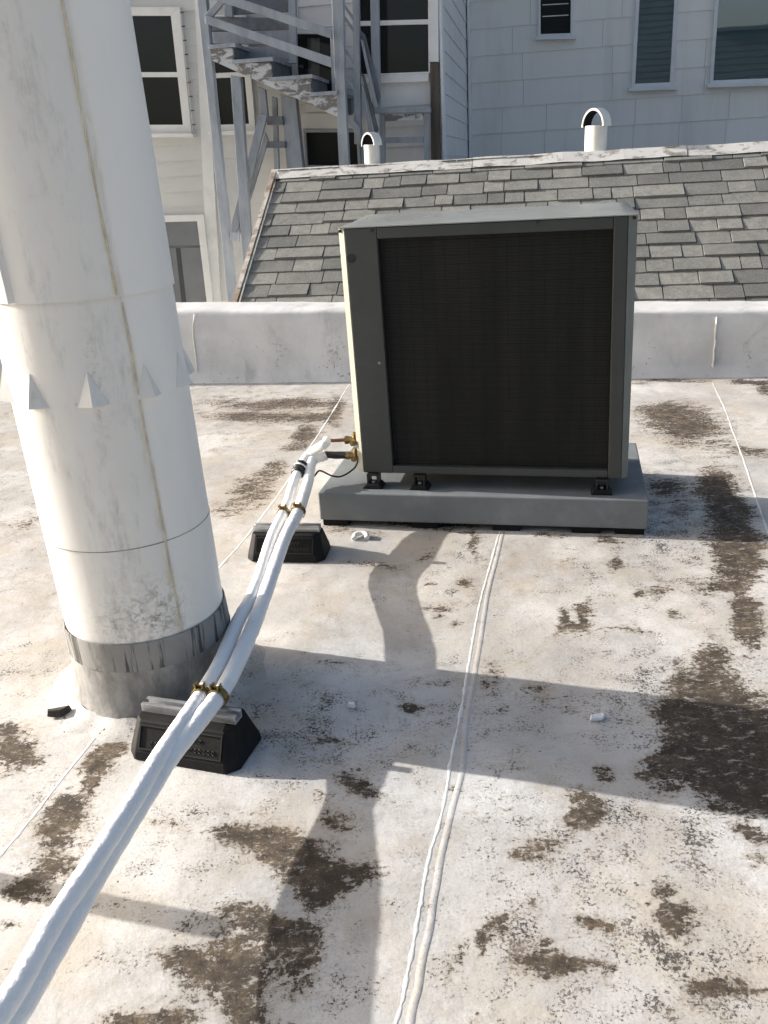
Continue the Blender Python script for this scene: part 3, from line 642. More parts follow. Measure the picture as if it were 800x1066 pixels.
# ------------------------------------------------------------------ insulated refrigerant lines
def hp(x, y, z): return gp(x, y, z)
lineset = thing('refrigerant_line', gp(280, 600), 'pair of white wrapped refrigerant lines running from the air conditioner over both black supports', 'pipes')
zA0 = vA.z
A_end = vA - CX * .135 - CY * .01 + ZX * .0
ptsA = [A_end, hp(337, 463, vA.z - .004), hp(321, 474, .29), hp(308, 497, .23), hp(298, 528, .19), hp(283, 560, .170), hp(266, 613, .192), hp(247, 649, .187), hp(231, 687, .178), hp(211, 722, .160), hp(168, 785, .182), hp(141, 830, .192), hp(96, 900, .2), hp(56, 960, .205), hp(22, 1020, .21), hp(-8, 1066, .215), hp(-60, 1140, .22)]
B_end = vB - CX * .15
ptsB = [B_end, hp(325, 480, vB.z - .02), hp(321, 500, .215), hp(311, 532, .19), hp(297, 560, .172), hp(278, 613, .192), hp(265, 649, .185), hp(247, 690, .176), hp(229.5, 722, .160), hp(180, 785, .160), hp(151, 830, .157), hp(107, 900, .16), hp(73, 960, .165), hp(38, 1020, .17), hp(10, 1066, .175), hp(-43, 1140, .18)]
sA = spline(ptsA, 24); sB = spline(ptsB, 24)
def radprof(sp, r0, r1):
    n_ = len(sp); return [r0 + (r1 - r0) * min(1, (i / n_) * 2.2) for i in range(n_)]
m = MB(); m.tube(sA, radprof(sA, .0205, .0225), 18, wob=.06); oA = m.build('insulated_pipe', M['hose'], lineset, smooth=60)
m = MB(); m.tube(sB, radprof(sB, .0255, .0245), 18, wob=.06); oB = m.build('insulated_pipe', M['hose'], lineset, smooth=60)
m = MB(); m.tube(spline([A_end + CX * -.01, A_end + CX * .03 - CY * .004, vA - CX * .05], 6), .008, 10); m.build('copper_stub', M['copper'], lineset, smooth=60)
m = MB(); m.tube(spline([B_end + CX * -.01, B_end + CX * .05, vB - CX * .045], 6), [.017] * 13, 12, wob=.1); m.build('bare_pipe', M['black'], lineset, smooth=60)
# tape wrap near the bend and the control cable
iw = min(range(len(sA)), key=lambda i: (sA[i] - hp(313, 490, .24)).length)
m = MB(); seg_ = sA[iw - 5:iw + 6]
m.tube(seg_, [.029 + .003 * math.sin(i * 1.7) for i in range(len(seg_))], 16, wob=.1); tp = m.build('tape_wrap', M['black'], lineset, smooth=50)
m = MB(); m.tube(seg_[4:6], .0335, 16); m.build('tape_band', M['hose'], tp, smooth=50)
cp = seg_[5] + Vector((.03, -.01, -.015))
cable = spline([seg_[5] + Vector((.02, 0, 0)), cp + Vector((.03, 0, -.02)), hp(333, 490, .235), hp(345, 495, .21), hp(355, 496, .20), hp(366, 490, .215), hp(372, 482, .25), acp(vx - .004, .09, zb + .10)], 8)
m = MB(); m.tube(cable, .0042, 8); tag(m.build('control_cable', M['black'], loc=cable[0], smooth=60), 'thin black cable looping from the taped white lines to the air conditioner', 'cable')

# ------------------------------------------------------------------ rubber support blocks
def block(cx, cy, ang, L, D, Ht, label, smooth=0):
    c_ = Vector((cx, cy, 0)); X = Vector((math.cos(ang), math.sin(ang), 0)); Y = Vector((-X.y, X.x, 0))
    t = thing('pipe_support_block', c_, label, 'pipe support', 'black rubber supports under the white pipes')
    m = MB()
    def ringp(hx, hy, ch, z): return [c_ + X * x + Y * y + ZX * z for x, y in ((-hx + ch, -hy), (hx - ch, -hy), (hx, -hy + ch), (hx, hy - ch), (hx - ch, hy), (-hx + ch, hy), (-hx, hy - ch), (-hx, -hy + ch))]
    m.hexa(ringp(L / 2, D / 2, .035, .002), ringp(L / 2 - .004, D / 2 - .004, .035, .03)); m.f.pop(); 
    m = MB(); r1, r2, r3 = ringp(L / 2, D / 2, .03, .002), ringp(L / 2 - .004, D / 2 - .004, .03, .028), ringp(L / 2 - .022, D / 2 - .042, .02, Ht)
    m.v = r1 + r2 + r3; m.f = [list(range(7, -1, -1)), list(range(16, 24))]
    for a in (0, 8):
        for i in range(8): j = (i + 1) % 8; m.f.append([a + i, a + j, a + 8 + j, a + 8 + i])
    bd = m.build('rubber_body', M['rubber'], t, bevel=.004)
    # sunk label panel edge with moulded rows on the sloping front
    n_ = (Y * -Ht * .9 + ZX * -(-.036)).normalized()
    sl_ = (ZX * (Ht - .028) + Y * .038).normalized(); nf = X.cross(sl_).normalized()
    if nf.dot(Y) > 0: nf = -nf
    o_ = c_ - Y * (D / 2 - .004) + ZX * .028
    hS = math.hypot(Ht - .028, .038)
    m = MB(); wl = L / 2 - .045
    for (u0, u1, v0, v1) in ((-wl, wl, .010, .014), (-wl, wl, hS - .014, hS - .010), (-wl, -wl + .004, .014, hS - .014), (wl - .004, wl, .014, hS - .014)):
        m.box(o_ + X * u0 + sl_ * v0 + nf * .0005, X * (u1 - u0), sl_ * (v1 - v0), nf * .003)
    rr = random.Random(3)
    for row, (n0, n1) in enumerate(((5, 14), (2, 17))):
        for k in range(n0, n1):
            u = -wl + .012 + k * (2 * wl - .024) / 17; v = hS * (.60 - .28 * row)
            if rr.random() < .1: continue
            q = o_ + X * u + sl_ * v + nf * .0005
            m.tube([q + X * .0035 * math.cos(g_) + sl_ * .0055 * math.sin(g_) + nf * .001 for g_ in [i * math.pi / 4 for i in range(8 if rr.random() < .5 else 6)]], .0012, 4)
    m.build('moulded_panel', M['black'], bd)
    # steel channel on the top
    ch = MB(); lx = L / 2 - .026; z0 = Ht + .0005; hw = .0205
    ch.box(c_ - X * lx - Y * hw + ZX * z0, X * 2 * lx, Y * 2 * hw, ZX * .003)
    for s_ in (-1, 1):
        ch.box(c_ - X * lx + Y * (s_ * hw - (.003 if s_ > 0 else 0)) + ZX * (z0 + .0035), X * 2 * lx, Y * .003, ZX * .018)
        ch.box(c_ - X * lx + Y * (s_ * hw - (.012 if s_ > 0 else 0)) + ZX * (z0 + .022), X * 2 * lx, Y * .012, ZX * .003)
    ch.build('steel_channel', M['galv'], t, bevel=.0008)
    return t, X, Y
b1, X1, Y1 = block(-.41, 3.33, -.16, .335, .185, .108, 'smaller black rubber pipe support beside the left front corner of the grey platform')
b2, X2, Y2 = block(-.57, 2.035, -.315, .345, .20, .108, 'larger black rubber pipe support with its steel channel in front of the white flue')

def nearest(sp, P): return min(range(len(sp)), key=lambda i: (sp[i].xy - P.xy).length)
def clampset(sp, rad, cpos, label, grp):
    i = nearest(sp, cpos); c_ = sp[i]; t = (sp[i + 1] - sp[i - 1]).normalized(); x = t.cross(ZX).normalized(); y = x.cross(t)
    r = rad * 1.10
    th = thing('pipe_clamp', c_ - ZX * rad, label, 'pipe clamp', grp)
    m = MB(); ns = 20; w_ = .011
    for k in range(ns + 1):
        a = math.pi * (-.25 + 1.5 * k / ns); d_ = x * math.cos(a) + y * math.sin(a)
        for q, rr in ((-w_, r), (w_, r), (w_, r + .003), (-w_, r + .003)): m.v.append(c_ + d_ * rr + t * q)
    for k in range(ns):
        for q in range(4): m.f.append([k * 4 + q, k * 4 + (q + 1) % 4, k * 4 + 4 + (q + 1) % 4, k * 4 + 4 + q])
    m.f += [[0, 1, 2, 3], [ns * 4 + 3, ns * 4 + 2, ns * 4 + 1, ns * 4]]
    m.build('strap', M['brass'], th, smooth=40)
    for s_ in (-1, 1):
        m = MB(); e = c_ + x * (s_ * (r * .72)) - y * r * .70
        top_ = c_ + y * (r + .002) + x * s_ * .008
        m.prism([top_ - t * .011, top_ + t * .011, top_ + t * .011 + y * .013 + x * s_ * .002, top_ - t * .011 + y * .013 + x * s_ * .002], x * s_ * .003)
        m.build('ear', M['brass'], th)
    m = MB(); k = c_ + y * (r + .008); m.cyl(k - x * .017, k + x * .019, .003, seg=8); m.cyl(k + x * .012, k + x * .018, .006, seg=6); m.cyl(k - x * .018, k - x * .012, .006, seg=6)
    m.build('bolt', M['brass'], th, smooth=30)
G_ = 'brass clamps holding the white pipes'
clampset(sA, .0215, Vector((-.425, 3.33, 0)), 'small brass clamp on the left white pipe at the support beside the grey platform', G_)
clampset(sB, .0258, Vector((-.375, 3.33, 0)), 'brass clamp on the right white pipe at the support beside the grey platform', G_)
clampset(sA, .0225, gp(207, 724, .16), 'brass clamp on the left white pipe at the support in front of the flue', G_)
clampset(sB, .0250, gp(229, 727, .16), 'wide brass clamp on the right white pipe at the support in front of the flue', G_)

# ------------------------------------------------------------------ thin vent post outside the frame on the left, whose shadow crosses the lower left
vt = gp(229, 966); ln = 1.35; vbp = vt + Vector((-math.cos(SH), -math.sin(SH), 0)) * ln
vh = ln * math.tan(SUN_EL)
m = MB(); m.cyl(vbp, vbp + ZX * vh, .03, seg=24); m.cyl(vbp, vbp + ZX * .02, .09, .045, seg=24)
tag(m.build('vent_post', M['pvc'], loc=vbp, smooth=40), 'short white vent post standing left of the flue', 'vent pipe')

# ------------------------------------------------------------------ scraps on the roof
def scrap(name, c_, L, Wd, Hh, ang, mat, label, cat, seed):
    m = MB(); X = Vector((math.cos(ang), math.sin(ang), 0)); Y = Vector((-X.y, X.x, 0)); rr = random.Random(seed); n_ = 9
    ring = [(math.cos(2 * math.pi * i / n_) * L / 2 * rr.uniform(.75, 1.1), math.sin(2 * math.pi * i / n_) * Wd / 2 * rr.uniform(.7, 1.15)) for i in range(n_)]
    bot = [c_ + X * x + Y * y + ZX * (.004 + abs(x) * .1) for x, y in ring]
    top = [c_ + X * x * .85 + Y * y * .85 + ZX * (.004 + Hh * rr.uniform(.7, 1.2) + abs(x) * .15) for x, y in ring]
    m.hexa(bot, top); o = m.build(name, mat, loc=c_, bevel=.002); tag(o, label, cat); return o
scrap('paint_chip', gp(622, 749), .058, .032, .008, .35, M['chip'], 'white curled chip lying in the shadow band right of the long roof seam', 'scrap', 1)
scrap('tar_scrap', gp(62, 745), .075, .035, .022, .3, M['tar'], 'black scrap lying at the left foot of the flue', 'scrap', 2)
scrap('paint_flake', gp(367, 737), .03, .018, .014, -.6, M['chip'], 'tiny pale flake lying in the shadow right of the white pipes', 'scrap', 3)
m = MB(); c_ = gp(376, 562)
m.tube(spline([c_ + Vector((-.028, -.01, .012)), c_ + Vector((-.024, .02, .016)), c_ + Vector((0, .034, .018)), c_ + Vector((.024, .02, .016)), c_ + Vector((.028, -.01, .012))], 6), .011, 8)
tag(m.build('plastic_clip', M['chip'], loc=c_, smooth=60), 'small white horseshoe shaped plastic clip in front of the grey platform', 'clip')

# ------------------------------------------------------------------ neighbouring shingled roof
RB, EB = 8.7, 6.95
zr0 = ab(bp(285, 176, RB)); zr1 = ab(bp(800, 157, RB))
zr = (zr0[2] + zr1[2]) / 2; aL = zr0[0]
ze = ab(bp(500, 330, EB))[2] - .02
slope = Vector((0, 0, 0)) + W(0, RB, zr) - W(0, EB, ze); SLn = slope.length; sdn = slope.normalized(); nrm = AX.cross(sdn).normalized()
if nrm.z < 0: nrm = -nrm
aR = 5.2
gable = thing('shingled_house', W(0, RB, -4.4), 'low neighbouring house with a grey shingled gable roof behind the parapet', 'house')
m = MB(); m.prism([W(aL + .03, EB + .05, -4.4), W(aL + .03, EB + .05, ze - .06), W(aL + .03, RB, zr - .06), W(aL + .03, 2 * RB - EB - .05, ze - .06), W(aL + .03, 2 * RB - EB - .05, -4.4)], AX * (aR - aL - .1))
m.build('wall', M['cream'], gable)
roof_ob = None
m = MB(); ex = SLn / 13.0
def shingles(m, a0, a1, eave, up, nn, rows, e, rr):
    for r_ in range(rows):
        a = a0 - rr.random() * .25
        while a < a1:
            wd = rr.choice([.16, .2, .24, .28, .33, .4, .48]) * rr.uniform(.9, 1.1); l0 = max(a, a0); l1 = min(a + wd - .009, a1)
            if l1 - l0 > .03:
                t0 = .015 + rr.choice([0, 0, .006, .012]); dj = rr.uniform(-.008, .008) + .010 * mnoise.noise(Vector((a * .8, r_ * .7, 0)))
                o = eave + up * (e * r_ + dj)
                p = [AX * l0 + o, AX * l1 + o, AX * l1 + o + up * (e * 1.25), AX * l0 + o + up * (e * 1.25)]
                m.hexa([p[0] + nn * .0, p[1] + nn * .0, p[2], p[3]], [p[0] + nn * t0, p[1] + nn * t0, p[2] + nn * .003, p[3] + nn * .003])
            a += wd
shingles(m, aL + .05, aR, W(0, EB, ze), sdn, nrm, 13, ex, rnd)
# back slope
up2 = (W(0, RB, zr) - W(0, 2 * RB - EB, ze)).normalized(); n2 = -AX.cross(up2).normalized(); n2 = n2 if n2.z > 0 else -n2
shingles(m, aL + .05, aR, W(0, 2 * RB - EB, ze), up2, n2, 13, ex, rnd)
roof_ob = m.build('roof', M['shingle'], gable)
m = MB(); m.prism([W(aL + .04, EB, ze - .01), W(aL + .04, RB, zr - .01), W(aL + .04, 2 * RB - EB, ze - .01), W(aL + .04, RB, zr - .08)], AX * (aR - aL - .05)); m.build('roof_deck', M['old_wood'], gable)
m = MB(); 
def ridge_piece(m, a0, a1, dz):
    N = 14
    for i in range(N):
        u0 = a0 + (a1 - a0) * i / N; u1 = a0 + (a1 - a0) * (i + 1) / N
        w0 = .010 * mnoise.noise(Vector((u0 * 3, dz, 0))); w1 = .010 * mnoise.noise(Vector((u1 * 3, dz, 0)))
        def sec(u, w_): return [W(u, RB, zr) - sdn * .12 + nrm * (.024 + dz + w_ * .3) + ZX * w_, W(u, RB, zr) + nrm * .02 + ZX * (.022 + w_ + dz), W(u, RB, zr) - up2 * .12 + n2 * (.022 + dz) + ZX * w_, W(u, RB, zr - .01)]
        s0, s1 = sec(u0, w0), sec(u1, w1); k = len(m.v); m.v += s0 + s1
        for q in range(4): m.f.append([k + q, k + (q + 1) % 4, k + 4 + (q + 1) % 4, k + 4 + q])
        if i == 0: m.f.append([k, k + 1, k + 2, k + 3])
        if i == N - 1: m.f.append([k + 4, k + 5, k + 6, k + 7])
cuts = [aL - .02, ab(bp(492, 165, RB))[0], ab(bp(714, 158, RB))[0], aR]
for i in range(3): ridge_piece(m, cuts[i] + (.006 if i else 0), cuts[i + 1], .004 * (i % 2))
m.build('ridge_flashing', M['flashing'], roof_ob, smooth=40)
m = MB(); N = 24
for i in range(N):
    o0 = W(aL, EB, ze) + sdn * (SLn * i / N - .02); o1 = W(aL, EB, ze) + sdn * (SLn * (i + 1) / N - .02 + .004)
    jj = .008 * mnoise.noise(Vector((i * .7, 0, 0)))
    m.prism([o0 - AX * .012 + nrm * (.035 + jj), o0 + AX * .03 + nrm * (.035 + jj), o0 + AX * .03 - nrm * .0, o0 - AX * .012 - nrm * .08], o1 - o0)
m.build('rake_flashing', M['rusty'], roof_ob)
m = MB(); o0 = W(aL, 2 * RB - EB, ze); m.prism([o0 - AX * .02 + n2 * .03, o0 + AX * .065 + n2 * .03, o0 + AX * .065, o0 - AX * .02 - n2 * .1], up2 * SLn); m.build('rake_flashing', M['rusty'], roof_ob)
# two vent pipes with open hoods behind the ridge
def vent(px_, ytop, ybot, wpx, label):
    B = RB + .14
    pc = bp(px_, (ytop + ybot) / 2, B); top = bp(px_ + .5, ytop, B); r = (bp(px_ + wpx / 2, ybot, B) - bp(px_ - wpx / 2, ybot, B)).length / 2
    a_, b_, _ = ab(bp(px_, ybot, B)); hgt = top.z
    t = MB(); body_top = hgt - r * 1.5
    t.cyl(W(a_, b_, zr - .2), W(a_, b_, body_top), r, seg=28); 
    o = t.build('vent_pipe', M['pvc'], gable, smooth=40); tag(o, label)
    # hood: curved strip arching over the open end
    h = MB(); nS = 18
    for k in range(nS + 1):
        an = math.pi * k / nS
        for (yy, rr) in ((-.75, 1.12), (.75, 1.12), (.75, .98), (-.75, .98)):
            ca_, sa_ = math.cos(-.55), math.sin(-.55); hx, hy = math.cos(an) * r * rr, yy * r
            h.v.append(W(a_ + hx * ca_ - hy * sa_, b_ + hx * sa_ + hy * ca_, body_top + math.sin(an) * r * 1.5 * rr / 1.08 - .01))
    for k in range(nS):
        for q in range(4): h.f.append([k * 4 + q, k * 4 + (q + 1) % 4, k * 4 + 4 + (q + 1) % 4, k * 4 + 4 + q])
    h.f += [[0, 1, 2, 3], [nS * 4 + 3, nS * 4 + 2, nS * 4 + 1, nS * 4]]
    h.build('hood', M['pvc'], o, smooth=40)
    li = MB()  # dark strip under the arch, standing in for the shade inside the hood
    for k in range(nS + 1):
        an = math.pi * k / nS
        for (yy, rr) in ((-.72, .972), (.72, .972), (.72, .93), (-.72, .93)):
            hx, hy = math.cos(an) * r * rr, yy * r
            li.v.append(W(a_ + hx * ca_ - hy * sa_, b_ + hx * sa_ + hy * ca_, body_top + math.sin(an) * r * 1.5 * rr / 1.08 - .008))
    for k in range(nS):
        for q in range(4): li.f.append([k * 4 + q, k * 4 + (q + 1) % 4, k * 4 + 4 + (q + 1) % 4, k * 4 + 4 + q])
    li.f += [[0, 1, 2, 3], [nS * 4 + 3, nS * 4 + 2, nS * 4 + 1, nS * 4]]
    li.build('hood_inner_shade', M['dark_void'], o, smooth=40)
    d = MB(); d.cyl(W(a_, b_, body_top - .004), W(a_, b_, body_top + .002), r * .9, seg=24); d.build('opening', M['dark_void'], o)
    if wpx < 20: c2 = MB(); c2.prism([W(a_ - r * .9, b_ + r * .2, body_top + .003), W(a_ + r * .75, b_ + r * .2, body_top + .003), W(a_ + r * .6, b_ + r * .2, body_top + r * .9), W(a_, b_ + r * .2, body_top + r * 1.45), W(a_ - r * .7, b_ + r * .2, body_top + r * .95)], BX * .01); wpx < 20 and c2.build('baffle', M['dark_void'], o)
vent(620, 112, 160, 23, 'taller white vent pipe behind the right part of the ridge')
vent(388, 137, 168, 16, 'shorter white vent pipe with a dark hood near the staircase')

# ------------------------------------------------------------------ buildings behind
def PP(pts, B): return [bp(x, y, B) for x, y in pts]
def slab(name, pts, B, th, mat, parent, bevel=0.0, proud=0.0):
    m = MB(); m.prism([p - BX * proud for p in PP(pts, B)], BX * th); return m.build(name, mat, parent, bevel=bevel)
def ring(m, inner, outer, B, p0, th):
    I, O = PP(inner, B), PP(outer, B)
    for i in range(4):
        j = (i + 1) % 4; m.prism([x - BX * p0 for x in (O[i], O[j], I[j], I[i])], BX * th)
def window(parent, q, B, bw, rails=(), pane='pane', frame='cream_trim', sill=True, panes=None):
    """q: glass corners tl, tr, br, bl in photo pixels on plane B; bw: frame width in px"""
    cx = sum(p[0] for p in q) / 4; cy = sum(p[1] for p in q) / 4
    outer = [(p[0] + (bw if p[0] > cx else -bw), p[1] + (bw if p[1] > cy else -bw)) for p in q]
    m = MB(); ring(m, q, outer, B, .055, .07)
    fr_ = m.build('window', M[frame], parent, bevel=.004)
    g = MB(); g.prism([p - BX * .028 for p in PP(q, B)], BX * .008); g.build('pane', M[pane], fr_)
    for t in rails:
        def L(a, b, s): return (a[0] + (b[0] - a[0]) * s, a[1] + (b[1] - a[1]) * s)
        d = 2.6 / abs(q[3][1] - q[0][1])
        r = MB(); r.prism([p - BX * .045 for p in PP([L(q[0], q[3], t - d), L(q[1], q[2], t - d), L(q[1], q[2], t + d), L(q[0], q[3], t + d)], B)], BX * .032); r.build('sash_rail', M[frame], fr_, bevel=.003)
    if sill:
        s = MB(); s.prism([p - BX * .11 for p in PP([(outer[3][0] - 3, outer[3][1]), (outer[2][0] + 3, outer[2][1]), (outer[2][0] + 3.3, outer[2][1] + 4), (outer[3][0] - 2.7, outer[3][1] + 4)], B)], BX * .12); s.build('sill', M[frame], fr_, bevel=.004)
    return fr_
def lap(m, o, dirv, out, L, z0, z1, step, t=.016):
    z = z0
    while z < z1:
        h = min(step * 1.0, z1 - z); p = o + ZX * (z - o.z)
        m.prism([p + out * t, p + ZX * h + out * .002, p + ZX * h - out * .03, p - out * .03], dirv * L); z += step
# cream building with the stairs in front
CB = 10.0
aC = ab(bp(458, 60, CB))[0]; aC0 = -9.0
cream = thing('apartment_building', W(-4, CB + 2, -4.5), 'cream weatherboarded building behind the blue grey staircase', 'building')
m = MB(); a_split = ab(bp(318, 100, CB))[0]
lap(m, W(aC0, CB, 0), AX, -BX, a_split - aC0, -4.5, 7.0, .163); m.build('siding', M['cream'], cream)
m = MB(); lap(m, W(a_split + .001, CB, 0), AX, -BX, aC - a_split - .001, -4.5, 7.0, .20); m.build('siding', M['pale_siding'], cream)
m = MB(); m.wbox(aC0, aC - .04, CB + .031, CB + 3.6, -4.5, 7.0); m.build('core_wall', M['cream'], cream)
GB = None
# return wall facing right
d0 = ray((487, 80)); t0 = aC / d0.dot(AX); GB = (EYE + d0 * t0).dot(BX)
print('GB', GB, 'aC', aC)
m = MB(); lap(m, W(aC - .001, CB + .005, 0), BX, AX, GB - CB - .006, -4.5, 7.0, .21, .012); m.build('return_siding', M['pale_siding'], cream)
m = MB(); m.wbox(aC + .005, aC + .035, CB - .035, CB + .16, -4.49, 7.0); m.wbox(aC + .021, aC + .05, GB - .22, GB - .02, -4.49, 7.0); m.build('corner_board', M['white_trim'], cream, bevel=.004)
slab('corner_board', [(447.5, -90), (456.5, -90), (457.5, 65), (448.5, 65)], CB, .07, M['white_trim'], cream, .004, .06)
slab('stripped_board', [(448.5, 65.5), (457.5, 65.5), (460, 200), (450, 200)], CB, .07, M['old_wood'], cream, .004, .055)
window(cream, [(127, 17), (180, 17), (192.5, 130), (141, 130)], CB, 9, (.54,))
window(cream, [(219, 24), (251, 22), (261, 129), (231, 130)], CB, 7, (.52,))
w3 = window(cream, [(310, 36), (345, 36), (347, 95), (312, 95)], CB, 6, (), 'pane', 'cream_trim', False)
g = MB(); g.prism([p - BX * .035 for p in PP([(321, 40), (334, 40), (334, 82), (322, 84)], CB)], BX * .006); g.build('inner_pane', M['pane_green'], w3)
window(cream, [(373, -75), (446, -75), (447, 75), (374, 78)], CB, 1.5, (.655,), 'pane', 'white_trim', False)
slab('window_apron', [(372, 79), (447, 76), (447, 85), (372, 88)], CB, .06, M['white_trim'], cream, .004, .045)
w5 = window(cream, [(320, 138), (372, 138), (374, 172), (322, 172)], CB, 3, (), 'pane', 'stair', False)
slab('board_course', [(316, 118), (374, 118), (374, 134), (316, 134)], CB, .05, M['pale_siding'], cream, .003, .03)
slab('trim_board', [(203, -20), (213, -20), (232, 330), (219, 330)], CB, .06, M['cream_trim'], cream, .004, .03)
# garden door down by the roof edge
dr = window(cream, [(170, 231), (207, 230), (219, 330), (182, 331)], CB, 7, (), 'pane', 'cream_trim', False); dr.name = 'door_frame'
for ch in list(dr.children):
    if ch.name.startswith('pane'): ch.name = 'door_leaf'; ch.data.materials[0] = M['slate_door']
slab('door_panel', [(184, 258), (189, 258), (197, 331), (192, 331)], CB, .02, M['ac'], dr, .002, .03)
slab('door_transom', [(168, 255), (210, 255), (210.5, 258), (168.5, 258)], CB, .02, M['stair_dark'], dr, .002, .028)
# small staples of a cable down the trim
for i in range(9):
    y = 14 + i * 14.5
    m = MB(); p = bp(190.5 + i * 1.55, y, CB) - BX * .062; m.bar(p, p + AX * .035, .012, .012, -BX); m.build('cable_staple', M['old_wood'], cream)
m = MB(); m.tube([bp(190 + i * 1.55, 8 + i * 14.5, CB) - BX * .066 for i in range(10)], .004, 6); m.build('cable', M['pale_siding'], cream)

# grey panelled building
grey = thing('panelled_building', W(2, GB + 2, -4.5), 'grey panelled building with three windows behind the ridge at the right', 'building')
m = MB(); rr = random.Random(11); rowh = .335; z = -4.5; row = 0; a1 = 9.0
z_off = ab(bp(650, 47, GB))[2]; z = z_off - rowh * math.ceil((z_off + 4.5) / rowh)
while z < 7.5:
    a = aC - .2 - rr.random() * .6
    while a < a1:
        wd = rr.choice([.62, 1.22, 1.22]) if row % 3 else 1.22
        l0, l1 = max(a, aC - .1), min(a + wd - .0035, a1)
        if l1 - l0 > .05: m.prism([W(l0, GB - .018, z), W(l0, GB - .006, z + rowh + .004), W(l0, GB + .02, z + rowh + .004), W(l0, GB + .02, z)], AX * (l1 - l0))
        a += wd
    z += rowh; row += 1
m.build('panel_cladding', M['grey_panel'], grey)
m = MB(); m.wbox(aC - .1, a1, GB + .021, GB + 3, -4.5, 7.6); m.build('core_wall', M['ac'], grey)
ws = window(grey, [(563, -60), (595, -60), (594, 35), (563, 36)], GB, 2.5, (), 'pane', 'white_trim', True)
m = MB()
for y in (17, 5): m.prism([p - BX * .03 for p in PP([(565, y), (592, y - 1.5), (592, y - .5), (565, y + 1)], GB)], BX * .01)
m.build('blind_rail', M['cream_trim'], ws)
wm = window(grey, [(670, -80), (706.5, -80), (697, 86), (661, 87.5)], GB, 4, (), 'pane_teal', 'white_trim', True)
wr = window(grey, [(756, -120), (860, -125), (850, 80), (742, 84)], GB, 4, (), 'pane_teal', 'white_trim', True)

# ------------------------------------------------------------------ wooden staircase
SB = 9.25
stair = thing('wooden_staircase', W(-1.9, SB, -4.5), 'weathered blue grey wooden staircase with peeling stringer at the cream building', 'staircase')
def post(pts, B=SB, th=.09, mat='stair'): return slab('post', pts, B, th, M[mat], stair, .004)
def rail(pts, B=SB, th=.045, mat='stair', proud=.0): return slab('rail', pts, B, th, M[mat], stair, .004, proud)
post([(199, -60), (209, -60), (225, 110), (250, 350), (241, 350), (217, 110)])
post([(343, -60), (356, -60), (359, 85), (364, 190), (354, 190), (349, 85)])
rail([(212, -14), (346, 31), (347, 41), (212, -4)], proud=.05)
rail([(215, 16), (346, 60), (347, 71), (216, 25)], proud=.05)
rail([(214, 15), (232, -3), (239, -3), (220, 20)], proud=.02)
slab('stringer', [(219, 51), (242, 50), (244, 65), (282, 66), (284, 82), (323, 82), (325, 98), (351, 98), (352, 122), (219, 62)], SB, .05, M['peeling'], stair, .003)
def step(x0, x1, y, B0=SB - .03, dep=.85):
    p, q = bp(x0, y, SB), bp(x1, y, SB); z = (p.z + q.z) / 2; a0_, a1_ = p.dot(AX), q.dot(AX)
    m = MB(); m.wbox(a0_, a1_, B0, B0 + dep, z - .035, z); m.build('tread', M['stair'], stair, bevel=.004)
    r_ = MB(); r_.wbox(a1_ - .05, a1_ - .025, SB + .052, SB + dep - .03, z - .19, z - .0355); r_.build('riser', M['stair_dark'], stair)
step(218, 246, 46); step(242, 285, 61); step(282, 326, 79); step(323, 352, 95.5)
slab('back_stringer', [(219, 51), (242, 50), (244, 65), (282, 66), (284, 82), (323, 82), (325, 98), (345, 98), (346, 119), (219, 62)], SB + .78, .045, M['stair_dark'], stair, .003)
# boarded side of the flight above
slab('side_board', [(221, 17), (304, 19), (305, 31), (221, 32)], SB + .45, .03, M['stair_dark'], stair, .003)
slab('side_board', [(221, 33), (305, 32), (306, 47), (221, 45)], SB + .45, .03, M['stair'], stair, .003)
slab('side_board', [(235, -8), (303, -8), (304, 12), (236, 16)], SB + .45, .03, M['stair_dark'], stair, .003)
slab('side_board', [(244, 48.5), (306, 48.5), (306, 62), (245, 60)], SB + .45, .03, M['stair'], stair, .003)
post([(233, -40), (240, -40), (242, 17), (234, 17)], SB + .4, .06)
post([(300, -40), (307, -40), (309, 66), (301, 66)], SB + .4, .06)
# rail of the return flight
post([(366, -50), (373, -50), (376, 150), (369, 150)], SB + .35, .07)
post([(384.5, -50), (393.5, -50), (396, 118), (388, 118)], SB + .45, .07)
for y0, y1 in ((0, 17), (12, 29), (45, 62), (72, 89)):
    rail([(356, y0), (368, y1), (368, y1 + 5), (356, y0 + 5)], SB + .2, .03)
rail([(374, 30), (380, 36), (396, 100), (393, 108)], SB + .4, .04, 'stair_dark')
rail([(375, 40), (378, 42), (394, 112), (390, 112)], SB + .36, .03)
rail([(376, 75), (379, 78), (394, 135), (391, 142)], SB + .4, .04, 'stair_dark')
rail([(376, 88), (379, 90), (388, 138), (384, 138)], SB + .36, .03)
slab('stringer', [(362, 118), (375, 133), (376, 148), (363, 128)], SB + .3, .04, M['stair'], stair, .003)
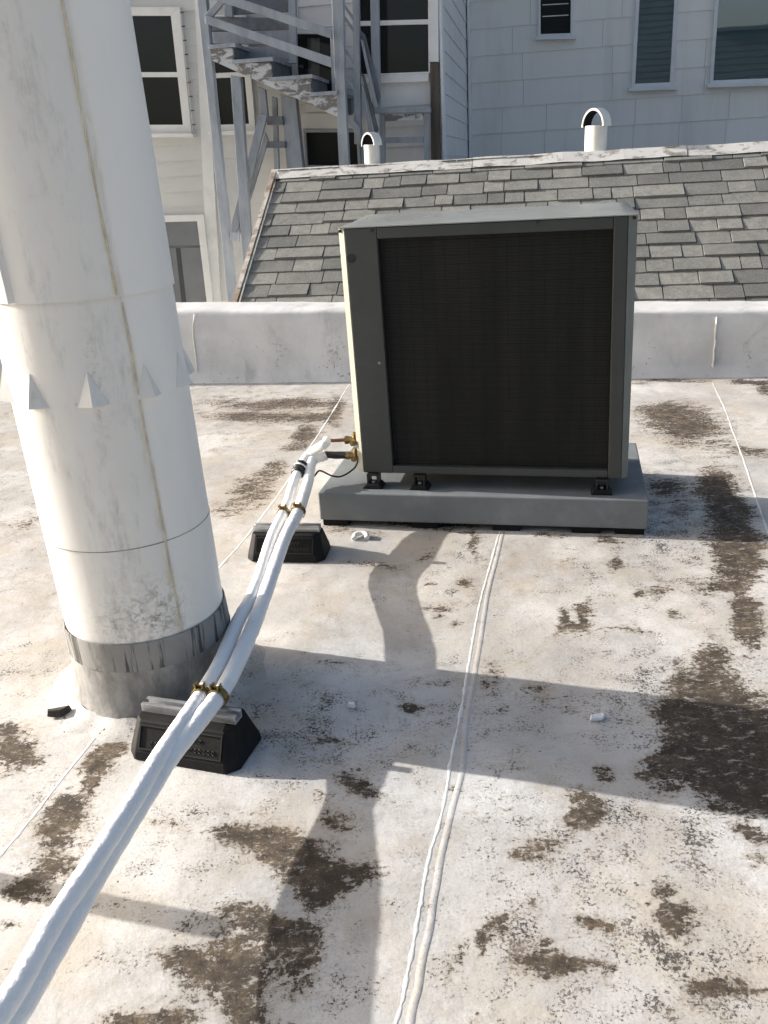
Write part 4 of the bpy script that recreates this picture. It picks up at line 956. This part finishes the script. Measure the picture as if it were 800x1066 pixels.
# lower landing guard
post([(395, 113), (400.5, 113), (401, 190), (396, 190)], SB + .5, .06)
post([(441.5, 117), (447.5, 117), (447.5, 190), (442, 190)], SB + .5, .06)
rail([(388, 113), (448, 112), (448, 117), (388, 118)], SB + .46, .1)
rail([(401, 119), (441, 118), (441, 125), (401, 126)], SB + .5, .03, 'peeling')
rail([(401, 143), (441, 142), (441, 148), (401, 149)], SB + .5, .03)
# frame under the flight
post([(240, 78), (250.5, 80), (266, 330), (257, 330)], SB + .1, .08)
post([(269, 90), (276, 93), (279, 122), (272, 122)], SB + .3, .06)
post([(292, 98), (308, 103), (318, 200), (301, 200)], SB + .35, .12)
rail([(270, 118), (278, 120), (252, 225), (245, 246), (240, 238)], SB + .2, .05)
rail([(276, 138), (279, 146), (256, 222), (250, 244), (247, 236)], SB + .28, .05)
rail([(277, 121), (294, 121), (295, 130), (278, 130)], SB + .3, .06, 'stair_dark')
rail([(277, 147), (297, 147), (297, 154), (277, 154)], SB + .3, .06, 'stair_dark')
post([(283, 100), (288, 102), (291, 190), (286, 190)], SB + .4, .05)
rail([(240, 241), (249, 243), (249, 252), (240, 250)], SB - .03, .04)

# building on the other side of the roof, behind the viewer: mirrored in the right hand window
OB = -8.0; zw = bp(780, 27, GB).z; oz = H + (zw - H) / GB * (2 * GB - OB)
opp = thing('clapboard_building', W(1, OB - 3, -4.5), 'dark clapboard building facing the roof and mirrored in the panelled building window', 'building')
M['dark_siding'] = plain('dark_blue_grey_siding', (.06, .085, .10), .7, .1, 2, .1, 40)
m = MB(); lap(m, W(5.51, OB, 0), AX, BX, 7.5, -4.4, oz - .1, .2); m.build('siding', M['dark_siding'], opp)
m = MB(); m.wbox(5.51, 13, OB - 6, OB - .031, -4.4, oz - .12); m.build('wall', M['dark_siding'], opp)
m = MB(); m.wbox(5.51, 13.2, OB - 6.2, OB + .15, oz - .119, oz); m.build('roof_edge', M['dark_siding'], opp)
m = MB(); lap(m, W(-1.5, OB - .3, 0), AX, BX, 7.0, -4.4, oz + 4.0, .2); m.build('siding', M['dark_siding'], opp)
m = MB(); m.wbox(-1.5, 5.5, OB - 6.3, OB - .331, -4.4, oz + 4.0); m.build('wall', M['dark_siding'], opp)
